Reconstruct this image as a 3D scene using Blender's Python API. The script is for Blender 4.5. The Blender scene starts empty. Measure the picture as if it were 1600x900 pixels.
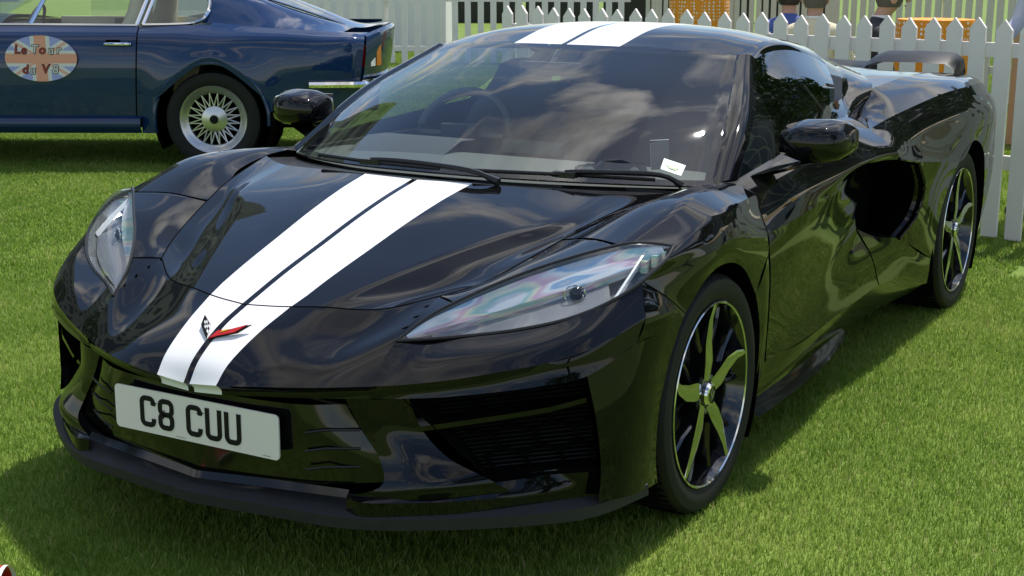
import bpy, bmesh, math, random
from mathutils import Vector, Matrix
from math import radians as rad, sin, cos, pi
random.seed(7)
S = bpy.context.scene
COL = S.collection

# ------------------------------------------------------------------ camera
cam = bpy.data.objects.new('camera', bpy.data.cameras.new('camera'))
COL.objects.link(cam)
rt = Vector((0.86365735, 0.5040753, 0.00202015)); up = Vector((-0.11322149, 0.19007971, 0.97521823)); fw = Vector((-0.49119943, 0.84248312, -0.22123589))
M = Matrix((rt, up, -fw)).transposed().to_4x4()
M.translation = Vector((2.3292296, -3.46699534, 1.45858219))
cam.matrix_world = M
cam.data.sensor_width = 36; cam.data.lens = 2247.988 / 1600 * 36
cam.data.clip_start = .05; cam.data.clip_end = 2000
S.camera = cam

# ------------------------------------------------------------------ sky, sun, exposure
SUN = Vector((.05, .42, .88)).normalized()
wd = bpy.data.worlds.new('World'); S.world = wd; wd.use_nodes = True
nt = wd.node_tree; nt.nodes.clear()
def N(nt, typ, **kw):
    n = nt.nodes.new(typ)
    for k, v in kw.items():
        if k.startswith('i_'):
            key = k[2:]; key = int(key) if key.isdigit() else key.replace('_', ' ')
            n.inputs[key].default_value = v
        else: setattr(n, k, v)
    return n
sky = N(nt, 'ShaderNodeTexSky', sky_type='NISHITA', sun_disc=False, sun_elevation=math.asin(SUN.z), sun_rotation=math.atan2(SUN.x, SUN.y), air_density=1.0, dust_density=.4, ozone_density=2.0)
tc = N(nt, 'ShaderNodeTexCoord')
sepw = N(nt, 'ShaderNodeSeparateXYZ'); nt.links.new(tc.outputs['Generated'], sepw.inputs[0])
# clouds lie on a plane overhead: direction / (height + bias)
addz = N(nt, 'ShaderNodeMath', operation='ADD', i_1=.16); nt.links.new(sepw.outputs['Z'], addz.inputs[0])
mxz = N(nt, 'ShaderNodeMath', operation='MAXIMUM', i_1=.05); nt.links.new(addz.outputs[0], mxz.inputs[0])
dv = N(nt, 'ShaderNodeVectorMath', operation='DIVIDE'); nt.links.new(tc.outputs['Generated'], dv.inputs[0])
cmb = N(nt, 'ShaderNodeCombineXYZ'); [nt.links.new(mxz.outputs[0], cmb.inputs[i]) for i in range(3)]
nt.links.new(cmb.outputs[0], dv.inputs[1])
n1 = N(nt, 'ShaderNodeTexNoise', i_Scale=2.3, i_Detail=9.0, i_Roughness=.56, i_Distortion=.5); nt.links.new(dv.outputs[0], n1.inputs['Vector'])
r1 = N(nt, 'ShaderNodeMapRange', i_1=.48, i_2=.60); nt.links.new(n1.outputs['Fac'], r1.inputs[0])
n2 = N(nt, 'ShaderNodeTexNoise', i_Scale=3.1, i_Detail=7.0, i_Roughness=.6); nt.links.new(dv.outputs[0], n2.inputs['Vector'])
r2 = N(nt, 'ShaderNodeMapRange', i_1=.3, i_2=.72, i_3=2.0, i_4=10.0); nt.links.new(n2.outputs['Fac'], r2.inputs[0])
sd = N(nt, 'ShaderNodeVectorMath', operation='DOT_PRODUCT'); nt.links.new(tc.outputs['Generated'], sd.inputs[0]); sd.inputs[1].default_value = SUN
sm = N(nt, 'ShaderNodeMath', operation='MAXIMUM', i_1=0.); nt.links.new(sd.outputs['Value'], sm.inputs[0])
sp_ = N(nt, 'ShaderNodeMath', operation='POWER', i_1=14.); nt.links.new(sm.outputs[0], sp_.inputs[0])
sk_ = N(nt, 'ShaderNodeMath', operation='MULTIPLY_ADD', i_1=2.2, i_2=1.); nt.links.new(sp_.outputs[0], sk_.inputs[0])
sr_ = N(nt, 'ShaderNodeMath', operation='MULTIPLY'); nt.links.new(sk_.outputs[0], sr_.inputs[0]); nt.links.new(r2.outputs[0], sr_.inputs[1])
cc = N(nt, 'ShaderNodeVectorMath', operation='SCALE'); cc.inputs[0].default_value = (1, .985, .97); nt.links.new(sr_.outputs[0], cc.inputs['Scale'])
hz = N(nt, 'ShaderNodeMapRange', i_1=-.01, i_2=.10); nt.links.new(sepw.outputs['Z'], hz.inputs[0])
cm = N(nt, 'ShaderNodeMath', operation='MULTIPLY'); nt.links.new(r1.outputs[0], cm.inputs[0]); nt.links.new(hz.outputs[0], cm.inputs[1])
mixw = N(nt, 'ShaderNodeMix', data_type='RGBA'); nt.links.new(cm.outputs[0], mixw.inputs[0]); nt.links.new(sky.outputs[0], mixw.inputs[6]); nt.links.new(cc.outputs[0], mixw.inputs[7])
bg = N(nt, 'ShaderNodeBackground', i_Strength=.13); nt.links.new(mixw.outputs[2], bg.inputs[0])
wo = N(nt, 'ShaderNodeOutputWorld'); nt.links.new(bg.outputs[0], wo.inputs[0])
sun = bpy.data.objects.new('sun', bpy.data.lights.new('sun', 'SUN')); COL.objects.link(sun)
sun.data.energy = 3.9; sun.data.angle = rad(1.0); sun.data.color = (1, .95, .88)
sun.rotation_euler = SUN.to_track_quat('Z', 'Y').to_euler(); sun.location = (0, 0, 12)
S.view_settings.view_transform = 'Standard'; S.view_settings.look = 'None'
S.view_settings.exposure = 0.40; S.view_settings.gamma = 1.0; S.view_settings.use_curve_mapping = False
S.cycles.max_bounces = 10; S.cycles.transparent_max_bounces = 24; S.cycles.glossy_bounces = 5; S.cycles.caustics_reflective = False; S.cycles.caustics_refractive = False

# ------------------------------------------------------------------ materials
MAT = {}
def pm(name, col, rough=.5, metal=0., spec=.5, coat=0., bump=None, var=None, **kw):
    m = bpy.data.materials.new(name); m.use_nodes = True; t = m.node_tree; b = t.nodes['Principled BSDF']
    b.inputs['Base Color'].default_value = (*col, 1); b.inputs['Roughness'].default_value = rough; b.inputs['Metallic'].default_value = metal
    b.inputs['Specular IOR Level'].default_value = spec; b.inputs['Coat Weight'].default_value = coat; b.inputs['Coat Roughness'].default_value = .015
    for k, v in kw.items(): b.inputs[k.replace('_', ' ')].default_value = v
    tcn = N(t, 'ShaderNodeTexCoord')
    if var:   # (scale, amount) value variation
        nz = N(t, 'ShaderNodeTexNoise', i_Scale=var[0], i_Detail=5.0); t.links.new(tcn.outputs['Object'], nz.inputs['Vector'])
        mr = N(t, 'ShaderNodeMapRange', i_1=.25, i_2=.75, i_3=1 - var[1], i_4=1 + var[1]); t.links.new(nz.outputs['Fac'], mr.inputs[0])
        sc = N(t, 'ShaderNodeVectorMath', operation='SCALE'); sc.inputs[0].default_value = col; t.links.new(mr.outputs[0], sc.inputs['Scale']); t.links.new(sc.outputs[0], b.inputs['Base Color'])
    if bump:  # (scale, strength)
        nz = N(t, 'ShaderNodeTexNoise', i_Scale=bump[0], i_Detail=4.0); t.links.new(tcn.outputs['Object'], nz.inputs['Vector'])
        bp_ = N(t, 'ShaderNodeBump', i_Strength=bump[1], i_Distance=.01); t.links.new(nz.outputs['Fac'], bp_.inputs['Height']); t.links.new(bp_.outputs[0], b.inputs['Normal'])
    MAT[name] = m; return m
def glassmat(name, tint, ior=1.5, gloss_rough=0.0):
    m = bpy.data.materials.new(name); m.use_nodes = True; t = m.node_tree; t.nodes.clear()
    tr = N(t, 'ShaderNodeBsdfTransparent'); tr.inputs[0].default_value = (*tint, 1)
    gl = N(t, 'ShaderNodeBsdfGlossy', i_Roughness=gloss_rough); gl.inputs[0].default_value = (1, 1, 1, 1)
    ge = N(t, 'ShaderNodeNewGeometry'); dt = N(t, 'ShaderNodeVectorMath', operation='DOT_PRODUCT'); t.links.new(ge.outputs['Normal'], dt.inputs[0]); t.links.new(ge.outputs['Incoming'], dt.inputs[1])
    ab = N(t, 'ShaderNodeMath', operation='ABSOLUTE'); t.links.new(dt.outputs['Value'], ab.inputs[0]); om = N(t, 'ShaderNodeMath', operation='SUBTRACT', i_0=1.); t.links.new(ab.outputs[0], om.inputs[1])
    pw = N(t, 'ShaderNodeMath', operation='POWER', i_1=5.); t.links.new(om.outputs[0], pw.inputs[0]); f0 = ((ior - 1) / (ior + 1)) ** 2 * 1.6
    fr = N(t, 'ShaderNodeMath', operation='MULTIPLY_ADD', i_1=1 - f0, i_2=f0); t.links.new(pw.outputs[0], fr.inputs[0])     # both faces of the pane together
    mx = N(t, 'ShaderNodeMixShader'); o = N(t, 'ShaderNodeOutputMaterial')
    t.links.new(fr.outputs[0], mx.inputs[0]); t.links.new(tr.outputs[0], mx.inputs[1]); t.links.new(gl.outputs[0], mx.inputs[2]); t.links.new(mx.outputs[0], o.inputs[0])
    MAT[name] = m; return m
pm('paint', (.0035, .0035, .0042), .025, spec=.36)
pm('gloss_black', (.004, .004, .004), .08, spec=.5)
pm('satin_black', (.012, .012, .012), .35, spec=.4)
pm('matte_grey', (.028, .028, .031), .55, spec=.3, var=(30, .12), bump=(300, .05))
pm('wing_black', (.006, .006, .006), .42, spec=.25)
pm('void', (.002, .002, .002), .9, spec=.05)
pm('rubber', (.010, .010, .010), .62, spec=.3, bump=(120, .06))
pm('wheel_black', (.006, .006, .007), .12, spec=.5, coat=.6)
pm('machined', (.62, .63, .62), .10, metal=1.0)
pm('steel', (.28, .28, .28), .28, metal=1.0, var=(40, .15))
pm('chrome', (.8, .8, .8), .05, metal=1.0)
pm('white', (.78, .78, .77), .4)
pm('plate_white', (.80, .75, .73), .28)
pm('plate_black', (.006, .006, .006), .6, spec=.2)
pm('interior', (.03, .03, .032), .7, var=(60, .2))
pm('interior_grey', (.065, .07, .07), .7)
pm('leather', (.04, .04, .042), .5, bump=(200, .1))
pm('red', (.5, .012, .012), .3); pm('yellow', (.75, .45, .02), .35); pm('grey_flag', (.12, .12, .12), .3)
pm('sticker_green', (.05, .3, .08), .4)
glassmat('windscreen', (.86, .93, .90), gloss_rough=.012); glassmat('side_glass', (.42, .47, .46)); glassmat('clear_lens', (.93, .95, .95), 1.45); glassmat('pale_glass', (.75, .82, .80))
def stripe_mat():
    m = pm('striped_paint', (.0035, .0035, .0042), .025, spec=.36); t = m.node_tree; b = t.nodes['Principled BSDF']
    tcn = [n for n in t.nodes if n.type == 'TEX_COORD'][0]
    sp = N(t, 'ShaderNodeSeparateXYZ'); t.links.new(tcn.outputs['Object'], sp.inputs[0])
    ab = N(t, 'ShaderNodeMath', operation='ABSOLUTE'); t.links.new(sp.outputs[0], ab.inputs[0])
    w1 = N(t, 'ShaderNodeMath', operation='MULTIPLY_ADD', i_1=.15, i_2=.245); t.links.new(sp.outputs[1], w1.inputs[0])
    w2 = N(t, 'ShaderNodeMath', operation='MULTIPLY_ADD', i_1=.016, i_2=.188); t.links.new(sp.outputs[1], w2.inputs[0])
    mn = N(t, 'ShaderNodeMath', operation='MINIMUM'); t.links.new(w1.outputs[0], mn.inputs[0]); t.links.new(w2.outputs[0], mn.inputs[1])
    w3 = N(t, 'ShaderNodeMath', operation='MULTIPLY_ADD', i_1=.072, i_2=.189); t.links.new(sp.outputs[1], w3.inputs[0]); mn0 = mn
    mn = N(t, 'ShaderNodeMath', operation='MINIMUM'); t.links.new(mn0.outputs[0], mn.inputs[0]); t.links.new(w3.outputs[0], mn.inputs[1])
    lt = N(t, 'ShaderNodeMath', operation='LESS_THAN'); t.links.new(ab.outputs[0], lt.inputs[0]); t.links.new(mn.outputs[0], lt.inputs[1])
    gt = N(t, 'ShaderNodeMath', operation='GREATER_THAN', i_1=.0095); t.links.new(ab.outputs[0], gt.inputs[0])
    ml = N(t, 'ShaderNodeMath', operation='MULTIPLY'); t.links.new(lt.outputs[0], ml.inputs[0]); t.links.new(gt.outputs[0], ml.inputs[1])
    mx = N(t, 'ShaderNodeMix', data_type='RGBA'); mx.inputs[6].default_value = (.0035, .0035, .0042, 1); mx.inputs[7].default_value = (.80, .80, .82, 1)
    t.links.new(ml.outputs[0], mx.inputs[0]); t.links.new(mx.outputs[2], b.inputs['Base Color'])
    rr = N(t, 'ShaderNodeMapRange', i_3=.025, i_4=.12); t.links.new(ml.outputs[0], rr.inputs[0]); t.links.new(rr.outputs[0], b.inputs['Roughness'])
stripe_mat()
# ------------------------------------------------------------------ mesh helpers
def link(name, me, mats, parent=None):
    o = bpy.data.objects.new(name, me); COL.objects.link(o)
    for m in (mats if isinstance(mats, (list, tuple)) else [mats]): me.materials.append(MAT[m] if isinstance(m, str) else m)
    if parent: o.parent = parent
    return o
def tag(o, label=None, cat=None, group=None, kind=None):
    if label: o['label'] = label
    if cat: o['category'] = cat
    if group: o['group'] = group
    if kind: o['kind'] = kind
    return o
def empty(name, loc=(0, 0, 0), rz=0):
    o = bpy.data.objects.new(name, None); COL.objects.link(o); o.location = loc; o.rotation_euler = (0, 0, rz); o.empty_display_size = .1
    return o
class MB:
    def __init__(s): s.v = []; s.f = []; s.mi = []
    def add(s, vs, fs, mi=0):
        k = len(s.v); s.v += [tuple(p) for p in vs]; s.f += [tuple(i + k for i in f) for f in fs]; s.mi += [mi] * len(fs); return s
    def box(s, c, d, rot=None, mi=0):
        c = Vector(c); vs = []
        for sx in (-1, 1):
            for sy in (-1, 1):
                for sz in (-1, 1):
                    p = Vector((sx * d[0] / 2, sy * d[1] / 2, sz * d[2] / 2)); p = rot @ p if rot else p; vs.append(c + p)
        return s.add(vs, [(0, 1, 3, 2), (4, 6, 7, 5), (0, 4, 5, 1), (2, 3, 7, 6), (0, 2, 6, 4), (1, 5, 7, 3)], mi)
    def grid(s, g, mi=0, closeu=False):
        n = len(g); m = len(g[0]); vs = [p for r in g for p in r]; fs = []
        for i in range(n - 1):
            for j in range(m - 1): fs.append((i * m + j, i * m + j + 1, (i + 1) * m + j + 1, (i + 1) * m + j))
            if closeu: fs.append((i * m + m - 1, i * m, (i + 1) * m, (i + 1) * m + m - 1))
        return s.add(vs, fs, mi)
    def tube(s, pts, r, n=8, mi=0, cap=True):
        pts = [Vector(p) for p in pts]; rings = []
        for i, p in enumerate(pts):
            d = (pts[min(i + 1, len(pts) - 1)] - pts[max(i - 1, 0)]).normalized()
            a = d.cross(Vector((0, 0, 1)) if abs(d.z) < .9 else Vector((1, 0, 0))).normalized(); b = d.cross(a)
            rr = r[i] if isinstance(r, (list, tuple)) else r
            rings.append([p + a * (cos(2 * pi * k / n) * rr) + b * (sin(2 * pi * k / n) * rr) for k in range(n)])
        s.grid(rings, mi, True)
        if cap: s.add(rings[0], [tuple(range(n))], mi); s.add(rings[-1], [tuple(range(n))[::-1]], mi)
        return s
    def lathe(s, prof, c=(0, 0, 0), axis='x', n=48, mi=0):
        g = []
        for (r, h) in prof:
            row = []
            for k in range(n):
                a = 2 * pi * k / n
                if axis == 'x': p = (c[0] + h, c[1] + r * cos(a), c[2] + r * sin(a))
                else: p = (c[0] + r * cos(a), c[1] + r * sin(a), c[2] + h)
                row.append(p)
            g.append(row)
        return s.grid(g, mi, True)
    def prism(s, poly, d, mi=0):   # poly: 3D points (planar), d: extrusion vector
        n = len(poly); a = [Vector(p) for p in poly]; b = [p + Vector(d) for p in a]
        s.add(a + b, [tuple(range(n))[::-1], tuple(range(n, 2 * n))] + [(i, (i + 1) % n, n + (i + 1) % n, n + i) for i in range(n)], mi); return s
    def mirror(s):
        r = MB(); r.v = [(-x, y, z) for x, y, z in s.v]; r.f = [f[::-1] for f in s.f]; r.mi = list(s.mi); return r
    def build(s, name, mats, parent=None, smooth=True, angle=35, weld=True, recalc=True):
        me = bpy.data.meshes.new(name); me.from_pydata(s.v, [], s.f)
        for p, m in zip(me.polygons, s.mi): p.material_index = m
        bm = bmesh.new(); bm.from_mesh(me)
        if weld: bmesh.ops.remove_doubles(bm, verts=bm.verts, dist=2e-5)
        if recalc: bmesh.ops.recalc_face_normals(bm, faces=bm.faces)
        for e in bm.edges:
            if len(e.link_faces) == 2 and e.calc_face_angle(0) > rad(angle): e.smooth = False
        for f_ in bm.faces: f_.smooth = smooth
        bm.to_mesh(me); bm.free()
        return link(name, me, mats, parent)
def cr1(P, t):   # uniform Catmull-Rom through the list P of Vectors with extrapolated ends
    n = len(P) - 1
    if n == 1: return P[0].lerp(P[1], t)
    x = min(max(t * n, 0), n - 1e-9); i = int(x); u = x - i
    a = P[i - 1] if i > 0 else P[0] * 2 - P[1] if n > 1 else P[0]
    b, c = P[i], P[i + 1]; d = P[i + 2] if i + 2 <= n else P[n] * 2 - P[n - 1]
    return .5 * ((2 * b) + (c - a) * u + (2 * a - 5 * b + 4 * c - d) * u * u + (3 * b - a - 3 * c + d) * u ** 3)
def V(*rows): return [[Vector(p) for p in r] for r in rows]
def surf(net, nu, nv):
    net = [[Vector(p) for p in r] for r in net]
    cols = []
    for j in range(nv + 1): cols.append([cr1(r, j / nv) for r in net])       # across each row
    return [[cr1(c, i / nu) for c in cols] for i in range(nu + 1)]
def curve(P, n): P = [Vector(p) for p in P]; return [cr1(P, i / n) for i in range(n + 1)]
def mid(a, b, bulge=(0, 0, 0), t=.5): return [Vector(p).lerp(Vector(q), t) + Vector(bulge) for p, q in zip(a, b)]

# ================================================================== the black car
car = empty('sports_car')
tag(car, 'gloss black low sports coupe with twin white stripes and a white number plate', 'car')
BODY = []      # (object) panels whose normals are smoothed together
def panel(name, patches, mat, both=True, whole=False, parent=car):
    """patches: list of (net, nu, nv) for the +x side. whole: one object holding both sides, else one object per side"""
    a = MB()
    for net, nu, nv in patches: a.grid(surf(net, nu, nv))
    out = []
    if whole:
        b = a.mirror(); a.add(b.v, b.f); out.append(a.build(name, mat, parent, recalc=False))
    else:
        out.append(a.build(name, mat, parent, recalc=False))
        if both: out.append(a.mirror().build(name, mat, parent, recalc=False))
    BODY.extend(out); return out
def fix_normals():
    ctr = Vector((0, 1.3, .45)); table = {}; data = []
    for o in BODY:
        me = o.data; me.update()
        s = 0.
        for p in me.polygons:
            d = p.center - Vector((0, min(max(p.center.y, -.2), 2.9), .45)); s += p.normal.dot(d) * p.area
        if s < 0: me.flip_normals(); me.update()
        for p in me.polygons:
            for vi in p.vertices:
                c = me.vertices[vi].co; k = (round(c.x * 2500), round(c.y * 2500), round(c.z * 2500))
                table.setdefault(k, []).append((p.normal.copy(), p.area))
    for o in BODY:
        me = o.data; ns = []
        for p in me.polygons:
            pn = p.normal
            for vi in p.vertices:
                c = me.vertices[vi].co; k = (round(c.x * 2500), round(c.y * 2500), round(c.z * 2500))
                acc = Vector()
                for nn, ar in table[k]:
                    if nn.dot(pn) > .80: acc += nn * ar
                ns.append(acc.normalized() if acc.length > 0 else pn)
        for e in me.edges: e.use_edge_sharp = False
        me.normals_split_custom_set(ns)
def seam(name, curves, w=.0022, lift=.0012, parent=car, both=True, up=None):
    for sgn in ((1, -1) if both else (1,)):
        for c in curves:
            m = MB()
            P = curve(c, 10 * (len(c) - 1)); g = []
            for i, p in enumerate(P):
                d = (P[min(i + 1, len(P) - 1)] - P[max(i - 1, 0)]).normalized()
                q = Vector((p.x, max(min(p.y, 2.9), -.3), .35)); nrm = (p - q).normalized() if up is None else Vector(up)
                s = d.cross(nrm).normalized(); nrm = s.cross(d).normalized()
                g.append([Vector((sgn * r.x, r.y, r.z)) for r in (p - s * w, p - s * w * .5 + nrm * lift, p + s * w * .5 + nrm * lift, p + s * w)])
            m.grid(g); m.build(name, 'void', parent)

# --- hood
H = V([(0, -.794, .625), (.10, -.780, .629), (.205, -.752, .635), (.34, -.695, .634), (.455, -.605, .662)],
      [(0, -.64, .678), (.13, -.635, .678), (.272, -.63, .673), (.39, -.57, .658), (.515, -.505, .682)],
      [(0, -.48, .726), (.16, -.475, .726), (.35, -.475, .718), (.45, -.44, .700), (.556, -.40, .714)],
      [(0, -.32, .774), (.20, -.315, .773), (.445, -.315, .757), (.53, -.275, .742), (.605, -.245, .760)],
      [(0, -.17, .813), (.24, -.16, .812), (.53, -.17, .787), (.60, -.12, .785), (.655, -.09, .796)],
      [(0, -.035, .842), (.25, -.01, .842), (.55, .07, .830), (.65, .13, .828), (.74, .19, .836)])
panel('hood', [([r[:3] for r in H], 40, 16), ([r[2:] for r in H], 40, 12)], 'striped_paint', whole=True)
hood_edge = [r[4] for r in H]
# --- front fascia skin
tip = (.455, -.79, .592)
E1 = [(0, -1.012, .476), (.11, -1.012, .487), (.214, -1.003, .498), (.33, -.962, .503), (.45, -.90, .508)]
E1b = [E1[4], (.52, -.865, .514), (.61, -.818, .526), (.70, -.765, .543), (.79, -.692, .560), (.868, -.598, .580), (.932, -.44, .632)]
F1 = [H[0], [(0, -.885, .588), (.10, -.872, .590), (.21, -.842, .588), (.34, -.785, .586), (.458, -.70, .633)],
      [(0, -.972, .530), (.105, -.967, .533), (.212, -.945, .538), (.335, -.885, .546), tip], E1]
hlU = [tip, (.485, -.71, .630), (.525, -.645, .662)]
f1c = [cr1([Vector(r[4]) for r in F1], k / 6) for k in range(5)]; f1r = [Vector(p) for p in ((.525, -.645, .662), (.507, -.678, .648), (.487, -.712, .631), (.470, -.752, .612), tip)]
F1b = [f1c, [a_.lerp(b_, .5) for a_, b_ in zip(f1c, f1r)], f1r]
hlL = [tip, (.52, -.730, .592), (.602, -.685, .602), (.69, -.635, .615), (.77, -.582, .632), (.84, -.518, .660), (.903, -.402, .712)]
cutF = [hlL[6], (.928, -.325, .665), (.943, -.228, .602)]
F2m = [Vector(p).lerp(Vector(q), .5) + Vector((.006, -.012, .004)) * k for p, q, k in zip(hlL, E1b, (0, .6, 1, 1, 1, .7, 0))]
F2m[0] = cr1([Vector(r[4]) for r in F1], 5 / 6)
F2 = [hlL, F2m, E1b]
F3 = [cutF, [E1b[6], (.944, -.345, .622), (.944, -.268, .566)], [(.925, -.47, .575), (.940, -.37, .572), (.940, -.307, .508)]]
panel('front_bumper_skin', [(F1, 24, 24), (F1b, 6, 16), (F2, 16, 36), (F3, 10, 10)], 'striped_paint', whole=True)
# --- band curling under the fascia edge
E2 = [(0, -.996, .452), (.11, -.995, .460), (.214, -.985, .470), (.33, -.948, .474), (.45, -.89, .476)]
E2b = [E2[4], (.52, -.862, .480), (.61, -.820, .487), (.70, -.770, .498), (.79, -.705, .510), (.868, -.615, .524), (.925, -.47, .575)]
panel('lower_bumper_lip', [([E1, mid(E1, E2, (0, .006, 0)), E2], 4, 24), ([E1b, mid(E1b, E2b, (0, .004, 0)), E2b], 4, 36)], 'striped_paint', whole=True)
# --- bumper corner between duct and front wheel arch
K = V([E2b[5], (.925, -.47, .575), (.940, -.37, .572), (.940, -.307, .508)],
      [(.885, -.60, .42), (.925, -.50, .44), (.938, -.42, .42), (.934, -.352, .385)],
      [(.895, -.59, .30), (.925, -.50, .30), (.933, -.42, .29), (.928, -.352, .265)],
      [(.895, -.60, .215), (.925, -.51, .205), (.932, -.42, .195), (.922, -.325, .180)])
panel('bumper_corner', [(K, 16, 14)], 'paint')
# --- front fenders
PA = [hood_edge[:4], mid(hood_edge[:4], [(.525, -.645, .662), (.60, -.556, .705), (.70, -.455, .748), (.814, -.339, .782)]), [(.525, -.645, .662), (.60, -.556, .705), (.70, -.455, .748), (.814, -.339, .782)]]
B = V([(.605, -.245, .760), (.71, -.292, .781), (.814, -.339, .782), (.914, -.24, .771)],
      [(.655, -.09, .796), (.75, -.09, .836), (.85, -.11, .838), (.925, -.10, .80)],
      [(.70, .015, .817), (.765, .03, .849), (.838, .02, .856), (.925, .03, .815)],
      [(.74, .19, .836), (.775, .20, .853), (.825, .20, .854), (.905, .20, .815)],
      [(.765, .33, .838), (.785, .37, .842), (.812, .41, .836), (.868, .44, .805)])
PA[1] = [p + Vector((0, 0, .010 * k)) for p, k in zip(PA[1], (0, .6, 1, 1))]
B[0][1] = (hood_edge[3] + Vector((.814, -.339, .782))) / 2 + Vector((0, 0, .010))
Cn = V([B[0][3], (.921, -.325, .745), (.903, -.402, .712), (.928, -.325, .665), (.943, -.228, .602)],
       [B[1][3], (.942, -.12, .768), (.951, -.13, .735), (.954, -.12, .703), (.947, -.10, .671)],
       [B[2][3], (.946, .03, .778), (.955, .03, .748), (.956, .03, .716), (.948, .03, .684)],
       [B[3][3], (.930, .19, .768), (.944, .18, .728), (.949, .17, .686), (.943, .165, .644)],
       [B[4][3], (.900, .405, .748), (.922, .40, .70), (.930, .395, .65), (.938, .28, .548)])
archb = [(.938, .28, .548), (.932, .335, .45), (.925, .355, .33), (.915, .335, .205)]
cutD = [(.930, .395, .65), (.930, .412, .56), (.922, .432, .44), (.902, .475, .30)]
panel('front_fender', [(PA, 8, 24), ([r[:3] for r in B], 32, 8), ([r[2:] for r in B], 32, 6), ([r[:3] for r in Cn], 32, 10), ([r[2:] for r in Cn], 32, 10), ([archb, mid(archb, cutD, (.004, 0, 0)), cutD], 8, 16)], 'paint')
# --- doors
D = V([(.868, .44, .805), (.872, .72, .832), (.862, 1.0, .852), (.850, 1.26, .868), (.843, 1.45, .876), (.838, 1.63, .876)],
      [(.900, .405, .748), (.912, .70, .772), (.912, 1.0, .785), (.915, 1.26, .800), (.925, 1.45, .812), (.935, 1.63, .812)],
      [(.922, .40, .70), (.925, .70, .715), (.918, 1.0, .735), (.905, 1.26, .778), (.925, 1.45, .786), (.945, 1.66, .772)])
D2 = V([(.922, .40, .70), (.925, .70, .715), (.918, 1.0, .735), (.905, 1.26, .778)],
       [(.930, .395, .65), (.924, .70, .650), (.908, 1.02, .670), (.880, 1.40, .715)],
       [(.930, .412, .56), (.919, .70, .560), (.898, 1.04, .580), (.872, 1.42, .630)],
       [(.922, .432, .44), (.912, .70, .450), (.892, 1.05, .480), (.868, 1.44, .545)],
       [(.915, .45, .37), (.911, .70, .370), (.900, 1.08, .385), (.892, 1.56, .430)],
       [(.902, .475, .30), (.912, .74, .295), (.913, 1.10, .305), (.908, 1.62, .315)])
dtop = [(.815, .42, .836), (.822, .72, .860), (.812, 1.0, .880), (.795, 1.26, .898), (.775, 1.45, .91), (.755, 1.63, .915)]
panel('door', [(D, 14, 40), (D2, 40, 30), ([dtop, D[0]], 6, 40)], 'paint')
# --- rear quarter
Q1 = V([(.72, 1.86, .905), (.772, 1.80, .893), (.838, 1.63, .876)],
       [(.715, 2.06, .985), (.775, 2.02, .950), (.848, 1.93, .902)],
       [(.72, 2.5, 1.000), (.80, 2.5, .975), (.872, 2.48, .935)],
       [(.73, 2.9, .990), (.82, 2.9, .972), (.892, 2.86, .942)],
       [(.74, 3.25, .968), (.81, 3.27, .955), (.870, 3.22, .930)],
       [(.72, 3.52, .94), (.78, 3.52, .925), (.830, 3.48, .90)])
Q2 = V([D[0][5], D[1][5], D[2][5]],
       [(.848, 1.93, .902), (.912, 1.92, .835), (.952, 1.90, .735)],
       [(.872, 2.48, .935), (.945, 2.46, .84), (.965, 2.50, .665)],
       [(.892, 2.86, .942), (.957, 2.79, .845), (.967, 2.723, .73)],
       [(.870, 3.22, .930), (.952, 3.13, .82), (.962, 2.95, .655)],
       [(.830, 3.48, .90), (.905, 3.42, .78), (.945, 3.085, .477)])
arcR = [Q2[2][2], (.945, 2.395, .552), (.932, 2.345, .42), (.920, 2.345, .28)]
intR = [(.952, 1.90, .735), (.957, 1.985, .63), (.938, 1.970, .52), (.900, 1.89, .44)]
Q3 = [intR, mid(intR, arcR, (.006, 0, 0)), arcR]
Q4 = V([(.868, 1.44, .545), (.884, 1.64, .485), (.900, 1.89, .44), (.916, 2.12, .35), (.920, 2.345, .28)],
       [(.892, 1.56, .430), (.900, 1.74, .40), (.908, 1.92, .37), (.918, 2.14, .29), (.917, 2.347, .23)],
       [(.908, 1.62, .315), (.910, 1.80, .30), (.912, 1.98, .28), (.915, 2.16, .23), (.912, 2.35, .18)])
Q5 = V([(.945, 3.085, .477), (.905, 3.42, .78), (.830, 3.48, .90)], [(.935, 3.10, .33), (.90, 3.44, .55), (.78, 3.56, .75)], [(.92, 3.08, .22), (.86, 3.42, .30), (.70, 3.56, .40)])
panel('rear_quarter', [(Q1[:2], 8, 14), (Q1[1:], 36, 14), (Q2, 40, 18), (Q3, 10, 18), (Q4, 10, 20), (Q5, 10, 12)], 'paint')
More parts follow.
